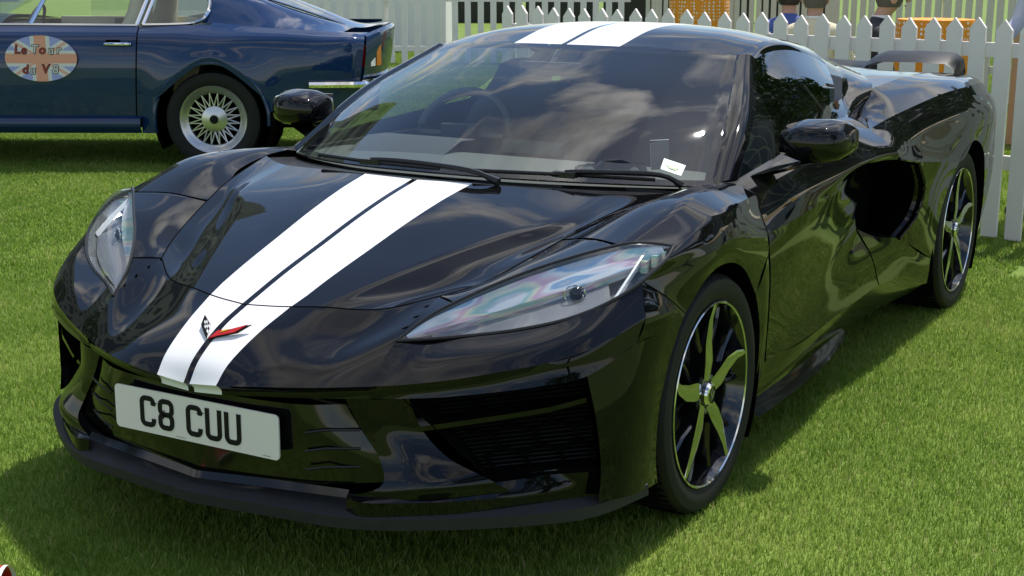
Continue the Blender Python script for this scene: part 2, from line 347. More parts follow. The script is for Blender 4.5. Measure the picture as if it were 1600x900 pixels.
# --- cabin: windscreen, pillars, roof, rear
WB = [(0, .035, .856), (.25, .065, .853), (.50, .165, .845), (.70, .310, .833), (.757, .370, .831)]
WT = [(0, .872, 1.187), (.20, .885, 1.185), (.39, .930, 1.177), (.525, .985, 1.167), (.570, 1.010, 1.162)]
WM = [tuple(Vector(a).lerp(Vector(b), .5) + Vector(n)) for a, b, n in zip(WB, WT, ((0, -.012, .026), (0, -.012, .026), (.004, -.012, .025), (.012, -.010, .022), (.014, -.008, .020)))]
panel('windscreen', [([WB, WM, WT], 16, 24)], 'windscreen', whole=True)
PO = [(.800, .455, .838), (.742, .735, 1.005), (.618, 1.05, 1.150)]
PI = [WB[4], WM[4], WT[4]]
panel('a_pillar', [([PI, mid(PI, PO, (.010, -.008, .010)), PO], 6, 16)], 'paint')
RF = V(WT, [(0, 1.14, 1.236), (.20, 1.145, 1.233), (.39, 1.165, 1.220), (.51, 1.185, 1.200), (.560, 1.20, 1.190)],
       [(0, 1.45, 1.242), (.20, 1.45, 1.238), (.37, 1.45, 1.224), (.49, 1.45, 1.203), (.545, 1.45, 1.190)],
       [(0, 1.80, 1.208), (.18, 1.80, 1.204), (.35, 1.80, 1.190), (.47, 1.80, 1.168), (.53, 1.80, 1.150)])
panel('roof', [(RF, 30, 24)], 'striped_paint', whole=True)
rail_i = [r[4] for r in RF]
rail_o = [(.618, 1.05, 1.150), (.592, 1.27, 1.162), (.588, 1.52, 1.152), (.612, 1.80, 1.085)]
panel('roof_rail', [([rail_i, mid(rail_i, rail_o, (.008, 0, .004)), rail_o], 6, 24)], 'paint')
WBt = [(.800, .47, .842), (.806, .75, .872), (.794, 1.02, .890), (.775, 1.25, .907), (.752, 1.45, .920)]
WTp = [(.618, 1.05, 1.150), (.592, 1.27, 1.162), (.588, 1.50, 1.153), (.600, 1.68, 1.120), (.612, 1.80, 1.085)]
panel('side_window', [([WBt, mid(WBt, WTp, (.022, 0, .012)), WTp], 14, 20)], 'side_glass')
panel('window_sill_trim', [([dtop[:5], WBt], 3, 24), ([B[4][:3], [WB[4], (.785, .43, .834), PO[0]]], 3, 6), ([[B[4][2], dtop[0]], [PO[0], WBt[0]]], 3, 3), ([[B[4][2], B[4][3]], [dtop[0], D[0][0]]], 2, 3)], 'satin_black')
SA = V([(.53, 1.80, 1.150), (.612, 1.80, 1.085), (.690, 1.62, .985), (.752, 1.45, .920)],
       [(.52, 2.05, 1.095), (.61, 2.00, 1.045), (.680, 1.82, .965), (.755, 1.63, .915)],
       [(.52, 2.45, 1.02), (.61, 2.30, 1.01), (.715, 2.06, .985), (.72, 1.86, .905)])
panel('sail_panel', [(SA[:2], 6, 16), (SA[1:], 8, 16)], 'paint')
SQ = V([(.755, 1.63, .915), (.80, 1.63, .900), (.838, 1.63, .876)], [(.72, 1.86, .905), (.768, 1.80, .895), (.838, 1.63, .876)])
panel('quarter_filler', [(SQ, 4, 4), ([[(.755, 1.63, .915), (.80, 1.63, .90), (.838, 1.63, .876)], [(.752, 1.45, .92), (.765, 1.45, .915), (.776, 1.45, .909)]], 3, 4)], 'paint')
RH = V([(0, 1.80, 1.208), (.18, 1.80, 1.204), (.35, 1.80, 1.190), (.53, 1.80, 1.150)], [(0, 2.05, 1.165), (.18, 2.05, 1.16), (.35, 2.05, 1.14), (.52, 2.05, 1.095)],
       [(0, 2.45, 1.08), (.18, 2.45, 1.075), (.35, 2.45, 1.06), (.52, 2.45, 1.02)], [(0, 2.9, 1.0), (.2, 2.9, 1.0), (.45, 2.9, .995), (.73, 2.9, .990)],
       [(0, 3.3, .965), (.2, 3.3, .966), (.45, 3.28, .967), (.74, 3.25, .968)], [(0, 3.58, .94), (.2, 3.58, .94), (.45, 3.56, .94), (.72, 3.52, .94)])
panel('rear_hatch', [(RH, 30, 18), ([[RH[2][3], (.61, 2.30, 1.01), (.715, 2.06, .985)], [(.62, 2.66, 1.008), (.68, 2.5, 1.005), (.72, 2.5, 1.0)], [RH[3][3], (.732, 2.88, .99), (.73, 2.9, .99)]], 10, 8)], 'gloss_black', whole=True)
RR = V([(0, 3.58, .94), (.2, 3.58, .94), (.45, 3.56, .94), (.72, 3.52, .94), (.83, 3.48, .90)], [(0, 3.62, .75), (.2, 3.62, .75), (.45, 3.61, .75), (.68, 3.58, .75), (.78, 3.56, .75)],
       [(0, 3.60, .38), (.2, 3.60, .38), (.45, 3.59, .38), (.62, 3.57, .39), (.70, 3.56, .40)], [(0, 3.45, .22), (.2, 3.45, .22), (.45, 3.44, .22), (.6, 3.42, .22), (.70, 3.40, .22)])
panel('rear_bumper', [(RR, 18, 18)], 'paint', whole=True)
fix_normals()


# --- lower front: grille panel, struts, ducts, tray, splitter
def both(fn):
    for sg in (1, -1): fn(sg)
def mir(P, sg): return [Vector((p[0] * sg, p[1], p[2])) for p in P]
def patch_obj(name, nets, mat, parent=car, whole=True, **k):
    a = MB()
    for net, nu, nv in nets: a.grid(surf(net, nu, nv))
    if whole: b = a.mirror(); a.add(b.v, b.f); return [a.build(name, mat, parent, **k)]
    return [a.build(name, mat, parent, **k), a.mirror().build(name, mat, parent, **k)]
GP = V([(0, -.972, .450), (.17, -.967, .452), (.30, -.950, .455), (.39, -.905, .458)],
       [(0, -.975, .37), (.17, -.970, .37), (.34, -.945, .38), (.43, -.893, .39)],
       [(0, -.975, .30), (.17, -.967, .31), (.36, -.935, .325), (.475, -.882, .335)],
       [(0, -.978, .245), (.17, -.958, .252), (.34, -.93, .262), (.49, -.885, .280)])
patch_obj('grille_panel', [(GP, 12, 16)], 'gloss_black')
st = V([(.39, -.908, .476), (.46, -.890, .476), (.53, -.852, .480)], [(.43, -.900, .40), (.49, -.876, .40), (.555, -.832, .40)],
       [(.475, -.892, .335), (.55, -.866, .335), (.615, -.812, .337)], [(.49, -.908, .278), (.60, -.868, .282), (.69, -.772, .292)], [(.415, -.940, .247), (.58, -.872, .250), (.735, -.735, .255)])
panel('bumper_strut', [(st, 18, 8)], 'paint')
strip = [[(0, -.992, .252), (.2, -.962, .258), (.415, -.932, .262)], [(0, -1.000, .236), (.2, -.972, .240), (.415, -.945, .246)]]
patch_obj('grille_lower_strip', [(strip, 2, 12)], 'gloss_black')
tray0 = [(.415, -.945, .246), (.475, -.940, .243), (.63, -.838, .243), (.738, -.735, .243), (.835, -.620, .243), (.890, -.53, .240), (.925, -.40, .235)]
traylo = [(.415, -.945, .205), (.475, -.938, .205), (.63, -.836, .205), (.738, -.733, .205), (.838, -.618, .205), (.893, -.53, .203), (.925, -.40, .20)]
trayin = [(.415, -.935, .250), (.50, -.905, .252), (.62, -.815, .262), (.70, -.735, .282), (.80, -.640, .292), (.870, -.580, .296), (.900, -.44, .29)]
panel('lower_bumper_tray', [([traylo, tray0], 2, 30), ([tray0, mid(tray0, trayin, (0, 0, .002)), trayin], 4, 30)], 'paint')
so = [(0, -1.022, .206), (.22, -.994, .206), (.435, -.960, .206), (.63, -.852, .206), (.80, -.715, .206), (.89, -.595, .206), (.935, -.41, .206)]
sb = [(x, y + .006, .176) for x, y, z in so]
si = [(0, -.95, .236), (.2, -.92, .236), (.40, -.89, .236), (.58, -.80, .236), (.74, -.66, .236), (.84, -.54, .236), (.90, -.40, .232)]
su = [(x * .9, y + .15, .168) for x, y, z in so]
patch_obj('splitter', [([so, si], 3, 36), ([so, mid(so, sb), sb], 4, 36), ([sb, su], 2, 36)], 'matte_grey', angle=25)
# ducts: cavity, hex mesh, slats, blade
dc = [Vector(p) for p in ((.545, -.815, .470), (.868, -.600, .512), (.885, -.575, .300), (.675, -.755, .290))]   # inner top, outer top, outer bottom, inner bottom
dn = Vector((.52, -.84, .05)).normalized()
def dpt(s_, t_, back=0.): a = dc[0].lerp(dc[1], s_); b = dc[3].lerp(dc[2], s_); return a.lerp(b, t_) - dn * back
def ducts(sg):
    f = lambda p: Vector((p.x * sg, p.y, p.z))
    w = MB(); loop = [dpt(0, 0), dpt(1, 0), dpt(1, 1), dpt(0, 1)]
    lo = [Vector(E2b[1]), Vector(E2b[5]), Vector((.892, -.595, .29)), Vector((.69, -.765, .287))]
    for i in range(4): w.grid([[f(lo[i]), f(lo[(i + 1) % 4])], [f(loop[i] - dn * .05), f(loop[(i + 1) % 4] - dn * .05)]])
    w.grid([[f(loop[0] - dn * .05), f(loop[1] - dn * .05)], [f(loop[3] - dn * .05), f(loop[2] - dn * .05)]])
    w.build('duct_cavity', 'void', car, smooth=False)
    for k in range(19):
        t_ = .04 + .92 * k / 18; MB().tube([f(dpt(.02, t_, .042)), f(dpt(.98, t_, .042))], .0016, 4).build('duct_slat', 'satin_black', car)
    hx = MB(); ch = .30
    for r in range(-1, 5):
        for c in range(-1, 5):
            cx_ = .10 + c * .30 + (r % 2) * .15; cy_ = .12 + r * .26; pts = []
            for k in range(7):
                a = pi / 6 + k * pi / 3; pts.append((cx_ + .172 * cos(a), cy_ + .172 * sin(a)))
            for (a0, b0), (a1, b1) in zip(pts[:-1], pts[1:]):
                if all(0 <= q <= 1 for q in (a0, a1, b0, b1)): hx.tube([f(dpt(a0, b0, .034)), f(dpt(a1, b1, .034))], .0038, 5)
    hx.build('duct_mesh', 'void', car)
    bl = [Vector(p) for p in ((.475, -.872, .385), (.60, -.812, .408), (.72, -.735, .428), (.80, -.665, .440), (.885, -.575, .462))]
    b = MB(); b.grid([[f(p + Vector((0, .0, .0))) for p in bl], [f(p + Vector((.0, .0, .012))) for p in bl], [f(p + Vector((-.02, .06, .016))) for p in bl]]); b.grid([[f(p) for p in bl], [f(p + Vector((-.02, .06, -.004))) for p in bl]])
    b.build('duct_blade', 'gloss_black', car)
both(ducts)
for sg in (1, -1):
    for k in range(3):
        z0 = .30 + k * .045; MB().tube([(sg * .31, -.958, z0), (sg * .36, -.948, z0 + .012), (sg * .43, -.905, z0 + .012)], .003, 5).build('grille_bar', 'satin_black', car)
# --- number plate (520 x 111 mm) with the six characters as raised strokes
PY, PZ = -.992, .3775
pl = MB(); rr = .012; out = []
for cx_, cz_, a0 in ((.26 - rr, .0555 - rr, 0), (-.26 + rr, .0555 - rr, 90), (-.26 + rr, -.0555 + rr, 180), (.26 - rr, -.0555 + rr, 270)):
    for k in range(5): a = rad(a0 + k * 22.5); out.append((cx_ + rr * cos(a), PY, PZ + cz_ + rr * sin(a)))
pl.prism(out, (0, .004, 0)); plate = pl.build('number_plate', 'plate_white', car, angle=20)
hol = MB().box((0, PY + .012, PZ), (.5, .014, .095)).build('plate_holder', 'satin_black', car)
def stroke(paths, x0, w=.0125):
    m = MB()
    for P0_ in paths:
        P = [Vector((x0 + a, 0, b)) for a, b in P0_]; L_, R_ = [], []
        for i, p in enumerate(P):
            d0 = (P[i] - P[i - 1]).normalized() if i else (P[1] - P[0]).normalized(); d1 = (P[i + 1] - P[i]).normalized() if i < len(P) - 1 else d0
            n0 = Vector((-d0.z, 0, d0.x)); n1 = Vector((-d1.z, 0, d1.x)); nn = (n0 + n1).normalized(); k = w / 2 / max(nn.dot(n0), .5)
            L_.append(p + nn * k); R_.append(p - nn * k)
        for yy in (PY - .0022 - .0003 * paths.index(P0_),):
            g = [[Vector((q.x, yy, PZ + q.z)) for q in L_], [Vector((q.x, yy, PZ + q.z)) for q in R_]]; m.grid(g)
            m.grid([g[0], [q + Vector((0, .002, 0)) for q in g[0]]]); m.grid([g[1], [q + Vector((0, .002, 0)) for q in g[1]]])
    return m
def arc(cx_, cz_, r, a0, a1, n=6): return [(cx_ + r * cos(rad(a0 + (a1 - a0) * k / n)), cz_ + r * sin(rad(a0 + (a1 - a0) * k / n))) for k in range(n + 1)]
hw, hh, r_ = .0190, .0335, .012
Cc = [[(hw, hh - .017), (hw, hh - r_)] + arc(hw - r_, hh - r_, r_, 0, 90) + arc(-hw + r_, hh - r_, r_, 90, 180) + arc(-hw + r_, -hh + r_, r_, 180, 270) + arc(hw - r_, -hh + r_, r_, 270, 360) + [(hw, -hh + .017)]]
Uu = [[(-hw, hh + .006)] + arc(-hw + r_, -hh + r_, r_, 180, 270) + arc(hw - r_, -hh + r_, r_, 270, 360) + [(hw, hh + .006)]]
r8 = .0125
Ee = [[(-hw + r8, .0)] + arc(-hw + r8, r8, r8, 270, 180) + arc(-hw + r8, hh - r8, r8, 180, 90) + arc(hw - r8, hh - r8, r8, 90, 0) + arc(hw - r8, r8, r8, 0, -90) + [(-hw + r8, 0)],
      [(-hw + r8, .0003)] + arc(-hw + r8, -r8, r8, 90, 180) + arc(-hw + r8, -hh + r8, r8, 180, 270) + arc(hw - r8, -hh + r8, r8, 270, 360) + arc(hw - r8, -r8, r8, 0, 90) + [(-hw + r8, 0)]]
for ch, x0 in ((Cc, -.150), (Ee, -.090), (Cc, .001), (Uu, .062), (Uu, .122)): stroke(ch, x0).build('plate_character', 'plate_black', plate, smooth=False)
for x0, w_ in ((-.045, .03), (.222, .024)): MB().box((x0, PY - .0004, PZ - .0492), (w_, .0005, .0012)).build('plate_small_print', 'steel', plate)
# --- emblem: crossed flags on the nose
ec = Vector((0, -.905, .5765)); eu = Vector((0, .80, .60)).normalized(); en = Vector((0, -.60, .80))
def ept(a, b, l): return ec + Vector((1, 0, 0)) * a + eu * b + en * l
emb = MB()
lf = [(-.006, -.022), (-.022, .018), (-.052, .040), (-.044, .012), (-.018, -.012)]; rf = [(.0, -.024), (.012, .004), (.040, .010), (.085, .034), (.062, .006), (.020, -.012)]
e0 = MB().prism([ept(a, b, .004) for a, b in [(x_ * 1.12 - .001, y_ * 1.12) for x_, y_ in lf]], en * .003).build('flag_emblem', 'plate_black', car)
MB().prism([ept(a * 1.1, b * 1.1 , .004) for a, b in rf], en * .003).build('emblem_backing', 'plate_black', e0)
MB().prism([ept(a, b, .0072) for a, b in rf], en * .002).build('red_flag', 'red', e0)
MB().prism([ept(a, b, .0095) for a, b in ((.022, -.002), (.034, .004), (.046, .012), (.030, .008))], en * .001).build('flag_mark', 'yellow', e0)
q = MB()
for i in range(3):
    for j in range(4):
        a0 = Vector((-.010 - .011 * j, 0)) ; u0 = (i / 3, j / 4)
        A, B_, C_, D_ = Vector((-.012, -.010)), Vector((-.020, .014)), Vector((-.048, .034)), Vector((-.042, .014))
        def bl_(s_, t_): return A.lerp(D_, t_).lerp(B_.lerp(C_, t_), s_)
        if (i + j) % 2: continue
        c4 = [bl_(i / 3, j / 4), bl_((i + 1) / 3, j / 4), bl_((i + 1) / 3, (j + 1) / 4), bl_(i / 3, (j + 1) / 4)]
        q.prism([ept(p.x, p.y, .0075) for p in c4], en * .0015)
q.build('chequered_flag', 'white', e0)
# --- headlights
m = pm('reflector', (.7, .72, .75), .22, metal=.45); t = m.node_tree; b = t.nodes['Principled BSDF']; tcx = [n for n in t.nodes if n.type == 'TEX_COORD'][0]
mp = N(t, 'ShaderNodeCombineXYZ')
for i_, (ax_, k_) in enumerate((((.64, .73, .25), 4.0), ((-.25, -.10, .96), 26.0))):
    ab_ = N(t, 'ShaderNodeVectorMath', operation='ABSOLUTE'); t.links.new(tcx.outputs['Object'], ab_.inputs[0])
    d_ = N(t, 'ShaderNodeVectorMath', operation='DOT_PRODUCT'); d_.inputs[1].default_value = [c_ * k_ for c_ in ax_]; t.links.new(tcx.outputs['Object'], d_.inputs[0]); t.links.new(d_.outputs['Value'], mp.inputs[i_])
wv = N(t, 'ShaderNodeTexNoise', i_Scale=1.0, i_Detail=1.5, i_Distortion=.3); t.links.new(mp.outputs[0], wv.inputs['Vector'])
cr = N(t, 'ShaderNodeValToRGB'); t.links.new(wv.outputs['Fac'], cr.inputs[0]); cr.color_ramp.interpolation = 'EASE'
for pos_, col_ in ((.30, (.52, .56, .62)), (.38, (.28, .48, .72)), (.43, (.84, .86, .88)), (.49, (.74, .48, .62)), (.53, (.82, .80, .64)), (.58, (.40, .66, .62)), (.64, (.78, .80, .84))):  # rainbow sheen and pale glints of the lamp, painted into the base colour
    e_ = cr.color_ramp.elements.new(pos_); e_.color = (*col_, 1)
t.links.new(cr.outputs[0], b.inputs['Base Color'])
pm('lamp_dark', (.22, .23, .25), .22, metal=.5); pm('light_guide', (.75, .78, .8), .25)
LU = [tip, (.50, -.686, .646), (.60, -.556, .705), (.70, -.455, .748), (.814, -.339, .782), (.872, -.285, .782), (.914, -.24, .771)]
LL = [tip, (.560, -.710, .597), (.69, -.635, .615), (.80, -.553, .643), (.882, -.452, .689), (.921, -.325, .745), (.914, -.24, .771)]
def headlight(sg):
    f = lambda p: Vector((p[0] * sg, p[1], p[2]))
    root = None
    lens = surf([LU, [Vector(a).lerp(Vector(b), .5) + Vector((.010, -.022, .016)) * min(1, min(i, 6 - i) * .6) for i, (a, b) in enumerate(zip(LU, LL))], LL], 10, 40)
    o = MB().grid([[f(p) for p in r] for r in lens]).build('headlight', 'clear_lens', car)
    inn = Vector((-.30, .62, -.62)).normalized()
    def ip(u_, v_, dep):   # u along 0..1, v upper->lower
        a = cr1([Vector(p) for p in LU], u_); b_ = cr1([Vector(p) for p in LL], u_); return f(a.lerp(b_, v_) + inn * dep)
    taper = lambda u_: min(1, u_ * 5, (1 - u_) * 5)
    hs = MB(); hs.grid([[ip(k / 40, v_, d * taper(k / 40)) for k in range(41)] for v_, d in ((0, 0), (.04, .035), (.3, .062), (.7, .062), (.96, .035), (1, 0))])
    hs.build('lamp_housing', 'lamp_dark', o)
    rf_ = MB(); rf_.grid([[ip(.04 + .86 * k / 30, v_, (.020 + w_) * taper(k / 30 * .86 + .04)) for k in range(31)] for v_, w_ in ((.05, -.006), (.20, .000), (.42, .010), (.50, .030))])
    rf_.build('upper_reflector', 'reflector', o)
    r2_ = MB(); r2_.grid([[ip(.12 + .5 * k / 20, v_, (.036 + w_) * taper(.12 + .5 * k / 20)) for k in range(21)] for v_, w_ in ((.46, .012), (.7, .004), (.93, -.008))])
    r2_.build('lower_reflector', 'lamp_dark', o)
    lg = MB(); lg.grid([[ip(.60 + .20 * (1 - v_) + s_ * .035, v_, .018 + h_) for v_ in [k / 10 * .9 + .04 for k in range(11)]] for s_, h_ in ((0, .012), (.3, 0), (.7, 0), (1, .012))])
    lg.build('daytime_light', 'light_guide', o)
    c = ip(.53, .50, .040); pj = MB()
    rows = [[c + Vector((cos(a) * cos(b_) * .017, sin(a) * cos(b_) * .017, sin(b_) * .017)) for a in [2 * pi * k / 20 for k in range(20)]] for b_ in [-pi / 2 + pi * k / 10 for k in range(11)]]
    pj.grid(rows, 0, True); pj.build('projector', 'gloss_black', o)
    ring = MB(); ring.tube([c + Vector((f((1, 0, 0)).x * cos(a) * .022, cos(a) * .013 - .009, sin(a) * .022)) for a in [2 * pi * k / 20 for k in range(21)]], .002, 6, cap=False); ring.build('projector_ring', 'chrome', o)
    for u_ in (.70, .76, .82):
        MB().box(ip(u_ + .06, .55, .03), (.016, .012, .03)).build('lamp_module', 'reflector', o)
    sl = MB(); sl.tube([f(p) for p in curve(LU, 40)], .0042, 6); sl.tube([f(p) for p in curve(LL, 40)], .0048, 6); sl.build('lamp_seal', 'satin_black', o)
both(headlight)
# --- seams
seam('gap_shade_strip', [[r for r in H[0]], hood_edge, [H[0][4], (.49, -.625, .664), (.525, -.645, .662)], cutF, [(.868, .44, .805), (.900, .405, .748), (.922, .40, .70)] + cutD, [(.868, 1.44, .545), (.892, 1.56, .43), (.908, 1.62, .315)]])  # raised black ribbons painting the shade of panel gaps; the panels abut
# --- wheel arch lips and liners
def arches(sg):
    f = lambda p: Vector((p[0] * sg, p[1], p[2]))
    for yc, zc, r0, r1 in ((0, .33, .357, .40), (2.723, .345, .388, .42)):
        m = MB(); g = []
        for k in range(33):
            a = rad(-35 + 250 * k / 32); g.append([f((x, yc + rr_ * cos(a), zc + rr_ * sin(a))) for x, rr_ in ((.925, r0 + .012), (.90, r0 + .02), (.60, r1))])
        m.grid(g); m.add([f((.60, yc + .45 * cos(rad(k * 20)), zc + .45 * sin(rad(k * 20)))) for k in range(18)], [tuple(range(18))])
        m.build('wheel_liner', 'void', car)
    for C_ in ([Cn[i][4] for i in range(5)] + [Vector(p) for p in archb[1:]], [(.943, -.228, .602), (.940, -.307, .508), (.934, -.352, .385), (.928, -.352, .265), (.922, -.325, .18)],
               [Vector(p) for p in arcR[::-1]] + [Q2[i][2] for i in (3, 4, 5)] + [Q5[1][0], Q5[2][0]]):
        P = curve(C_, 40); MB().grid([[f(p) for p in P], [f(p - Vector((.012, 0, .0))) for p in P], [f(p - Vector((.05, 0, 0))) for p in P]]).build('arch_lip', 'paint', car)
both(arches)
# --- rockers, skirts, floor, side intakes
rk0 = [(.915, .335, .205), (.902, .475, .30), (.915, .74, .295), (.913, 1.10, .305), (.908, 1.62, .315), (.912, 1.98, .28), (.912, 2.35, .18)]
rk1 = [(.88, .345, .165), (.89, .47, .165), (.875, .74, .165), (.85, 1.10, .165), (.83, 1.62, .165), (.85, 1.98, .165), (.89, 2.35, .165)]
patch_obj('rocker', [([rk0, mid(rk0, rk1, (.006, 0, 0)), rk1], 5, 36)], 'gloss_black', whole=False)
sk = [(.940, .335, .172), (.940, .60, .170), (.930, .90, .170), (.900, 1.2, .172), (.862, 1.42, .176)]
ski = [(.900, .345, .205), (.902, .60, .208), (.893, .90, .205), (.868, 1.2, .195), (.845, 1.42, .182)]
patch_obj('side_skirt', [([ski, mid(ski, sk, (0, 0, -.004)), sk], 4, 24), ([sk, [(x - .012, y, z - .018) for x, y, z in sk]], 2, 24)], 'gloss_black', whole=False)
MB().prism([(x, y, .172) for x, y in ((-.40, -.86), (.40, -.86), (.74, -.58), (.78, -.42), (.60, -.40), (.60, .40), (.80, .45), (.80, 2.28), (.60, 2.32), (.60, 3.1), (.62, 3.4), (-.62, 3.4), (-.60, 3.1), (-.60, 2.32), (-.80, 2.28), (-.80, .45), (-.60, .40), (-.60, -.40), (-.78, -.42), (-.74, -.58))], (0, 0, .02)).build('floor_pan', 'void', car)
def intake(sg):
    f = lambda p: Vector((p[0] * sg, p[1], p[2]))
    loop = curve([D2[i][3] for i in range(4)], 15)[:-1] + curve([Q4[0][i] for i in range(3)], 8)[:-1] + curve(intR[::-1], 12)[:-1] + curve([Q2[1][2], Q2[0][2]], 4)[:-1] + curve(D[2][3:][::-1], 10)[:-1]
    m = MB(); n = len(loop); inn = [Vector((.74 + .02 * (p.y - 1.5), p.y + .04, p.z * .9 + .06)) for p in loop]
    m.grid([[f(p) for p in loop], [f(p) for p in inn]], 0, True); m.add([f(p) for p in inn], [tuple(range(n))]); m.build('side_intake', 'void', car, smooth=False)
    MB().tube([f(p) for p in curve([D[2][5], Q2[1][2]] , 4)[:-1] + curve(intR, 14)], .007, 8).build('intake_blade_edge', 'paint', car)
for sg in (1, -1):
    P0 = curve([D[2][5], Q2[1][2]], 4)[:-1] + curve(intR, 14); P1 = [p + Vector((-.034, -.004, -.006 if i < 5 else .003)) for i, p in enumerate(P0)]
    MB().grid([[Vector((sg * p.x, p.y, p.z)) for p in r] for r in (P0, [(a_ + b_) / 2 + Vector((.004, .01, 0)) for a_, b_ in zip(P0, P1)], P1)]).build('intake_blade', 'paint', car)
both(intake)
# --- cowl, wipers, frit
patch_obj('cowl', [([[(x, y - .004, z - .006) for x, y, z in [tuple(p) for p in H[5]]], [(x, y + .01, z - .022) for x, y, z in WB]], 3, 20)], 'satin_black')
fr = MB()
for sg in (1, -1):
    f = lambda p: Vector((p[0] * sg, p[1], p[2]))
    P0 = curve(PI, 16); g = []
    for i, p in enumerate(P0): g.append([f(p + Vector((.0, .004, -.004))), f(p + Vector((-.026, .002, -.004)))])
    fr.grid(g)
g = [[p + Vector((0, .002, -.004)) for p in curve(WT, 20)], [p + Vector((0, -.030, -.016)) for p in curve(WT, 20)]]; fr.grid(g); fr.grid([[Vector((-p.x, p.y, p.z)) for p in r] for r in g])
g = [[p + Vector((0, .002, -.005)) for p in curve(WB, 20)], [p + Vector((0, .034, .012)) for p in curve(WB, 20)]]; fr.grid(g); fr.grid([[Vector((-p.x, p.y, p.z)) for p in r] for r in g])
fr.build('windscreen_frit', 'void', car)
for blade_, arm in (([(-.44, .085, .872), (-.20, .030, .872), (.06, .005, .873)], [(.27, -.012, .852), (.17, -.008, .878), (-.06, .018, .884), (-.20, .030, .880)]),
                   ([(.16, .022, .874), (.42, .105, .870), (.64, .235, .856)], [(.715, .255, .842), (.66, .225, .872), (.52, .140, .880), (.42, .105, .878)])):
    w_ = MB(); w_.tube(curve(blade_, 12), .006, 6); o = w_.build('wiper', 'satin_black', car)
    MB().tube(curve(arm, 12), [.013, .011] + [.008] * 10 + [.006], 6).build('wiper_arm', 'satin_black', o); MB().box(blade_[1], (.07, .022, .016)).build('wiper_clip', 'satin_black', o)
# --- door mirrors
def mirror_(sg):
    secs = []
    for x, y0, y1, z0, z1 in ((.862, .625, .715, .915, .965), (.872, .600, .735, .898, .985), (.93, .575, .750, .884, 1.004), (1.0, .578, .755, .882, 1.006), (1.045, .600, .757, .892, .998), (1.066, .645, .750, .915, .978)):
        row = []
        for k in range(24):
            a = 2 * pi * k / 24; c_, s_ = cos(a), sin(a); e = .55
            row.append(Vector((sg * x, (y0 + y1) / 2 + (y1 - y0) / 2 * math.copysign(abs(c_) ** e, c_), (z0 + z1) / 2 + (z1 - z0) / 2 * math.copysign(abs(s_) ** e, s_) - (.010 if c_ < 0 and s_ > 0 else 0))))
        secs.append(row)
    m = MB(); m.grid(secs, 0, True); m.add(secs[0], [tuple(range(24))]); m.add(secs[-1], [tuple(range(24))]); o = m.build('door_mirror', 'paint', car, angle=50)
    MB().grid([[Vector((sg * x, y, z)) for x, y, z in r] for r in [[(.80, .50, .838), (.80, .58, .842), (.80, .66, .850)], [(.87, .555, .858), (.87, .60, .868), (.87, .68, .866)], [(.97, .60, .884), (.97, .65, .896), (.97, .71, .888)]]]).grid([[Vector((sg * x, y, z)) for x, y, z in r] for r in [[(.80, .50, .838), (.80, .58, .828), (.80, .66, .850)], [(.87, .555, .858), (.87, .60, .845), (.87, .68, .866)], [(.97, .60, .884), (.97, .65, .876), (.97, .71, .888)]]]).build('mirror_arm', 'gloss_black', o)
    MB().box((sg * .968, .759, .943), (.15, .004, .088)).build('mirror_glass', 'chrome', o)
both(mirror_)
# --- spoiler
wing = [(-.745, .955), (-.735, 1.0), (-.69, 1.027), (-.54, 1.028), (-.36, 1.022), (-.31, 1.005), (-.265, .968), (-.2, .968), (0, .975), (.2, .968), (.265, .968), (.31, 1.005), (.36, 1.022), (.54, 1.028), (.69, 1.027), (.735, 1.0), (.745, .955)]
w_ = MB(); g = []
for x, z in wing:
    yb = 3.48 - .10 * (x / .75) ** 2; g.append([Vector((x, yb - .12, z - .022)), Vector((x, yb - .05, z + .006)), Vector((x, yb + .06, z + .022)), Vector((x, yb + .066, z - .004)), Vector((x, yb, z - .028))])
w_.grid(g, 0, True); w_.build('rear_spoiler', 'wing_black', car, angle=50)
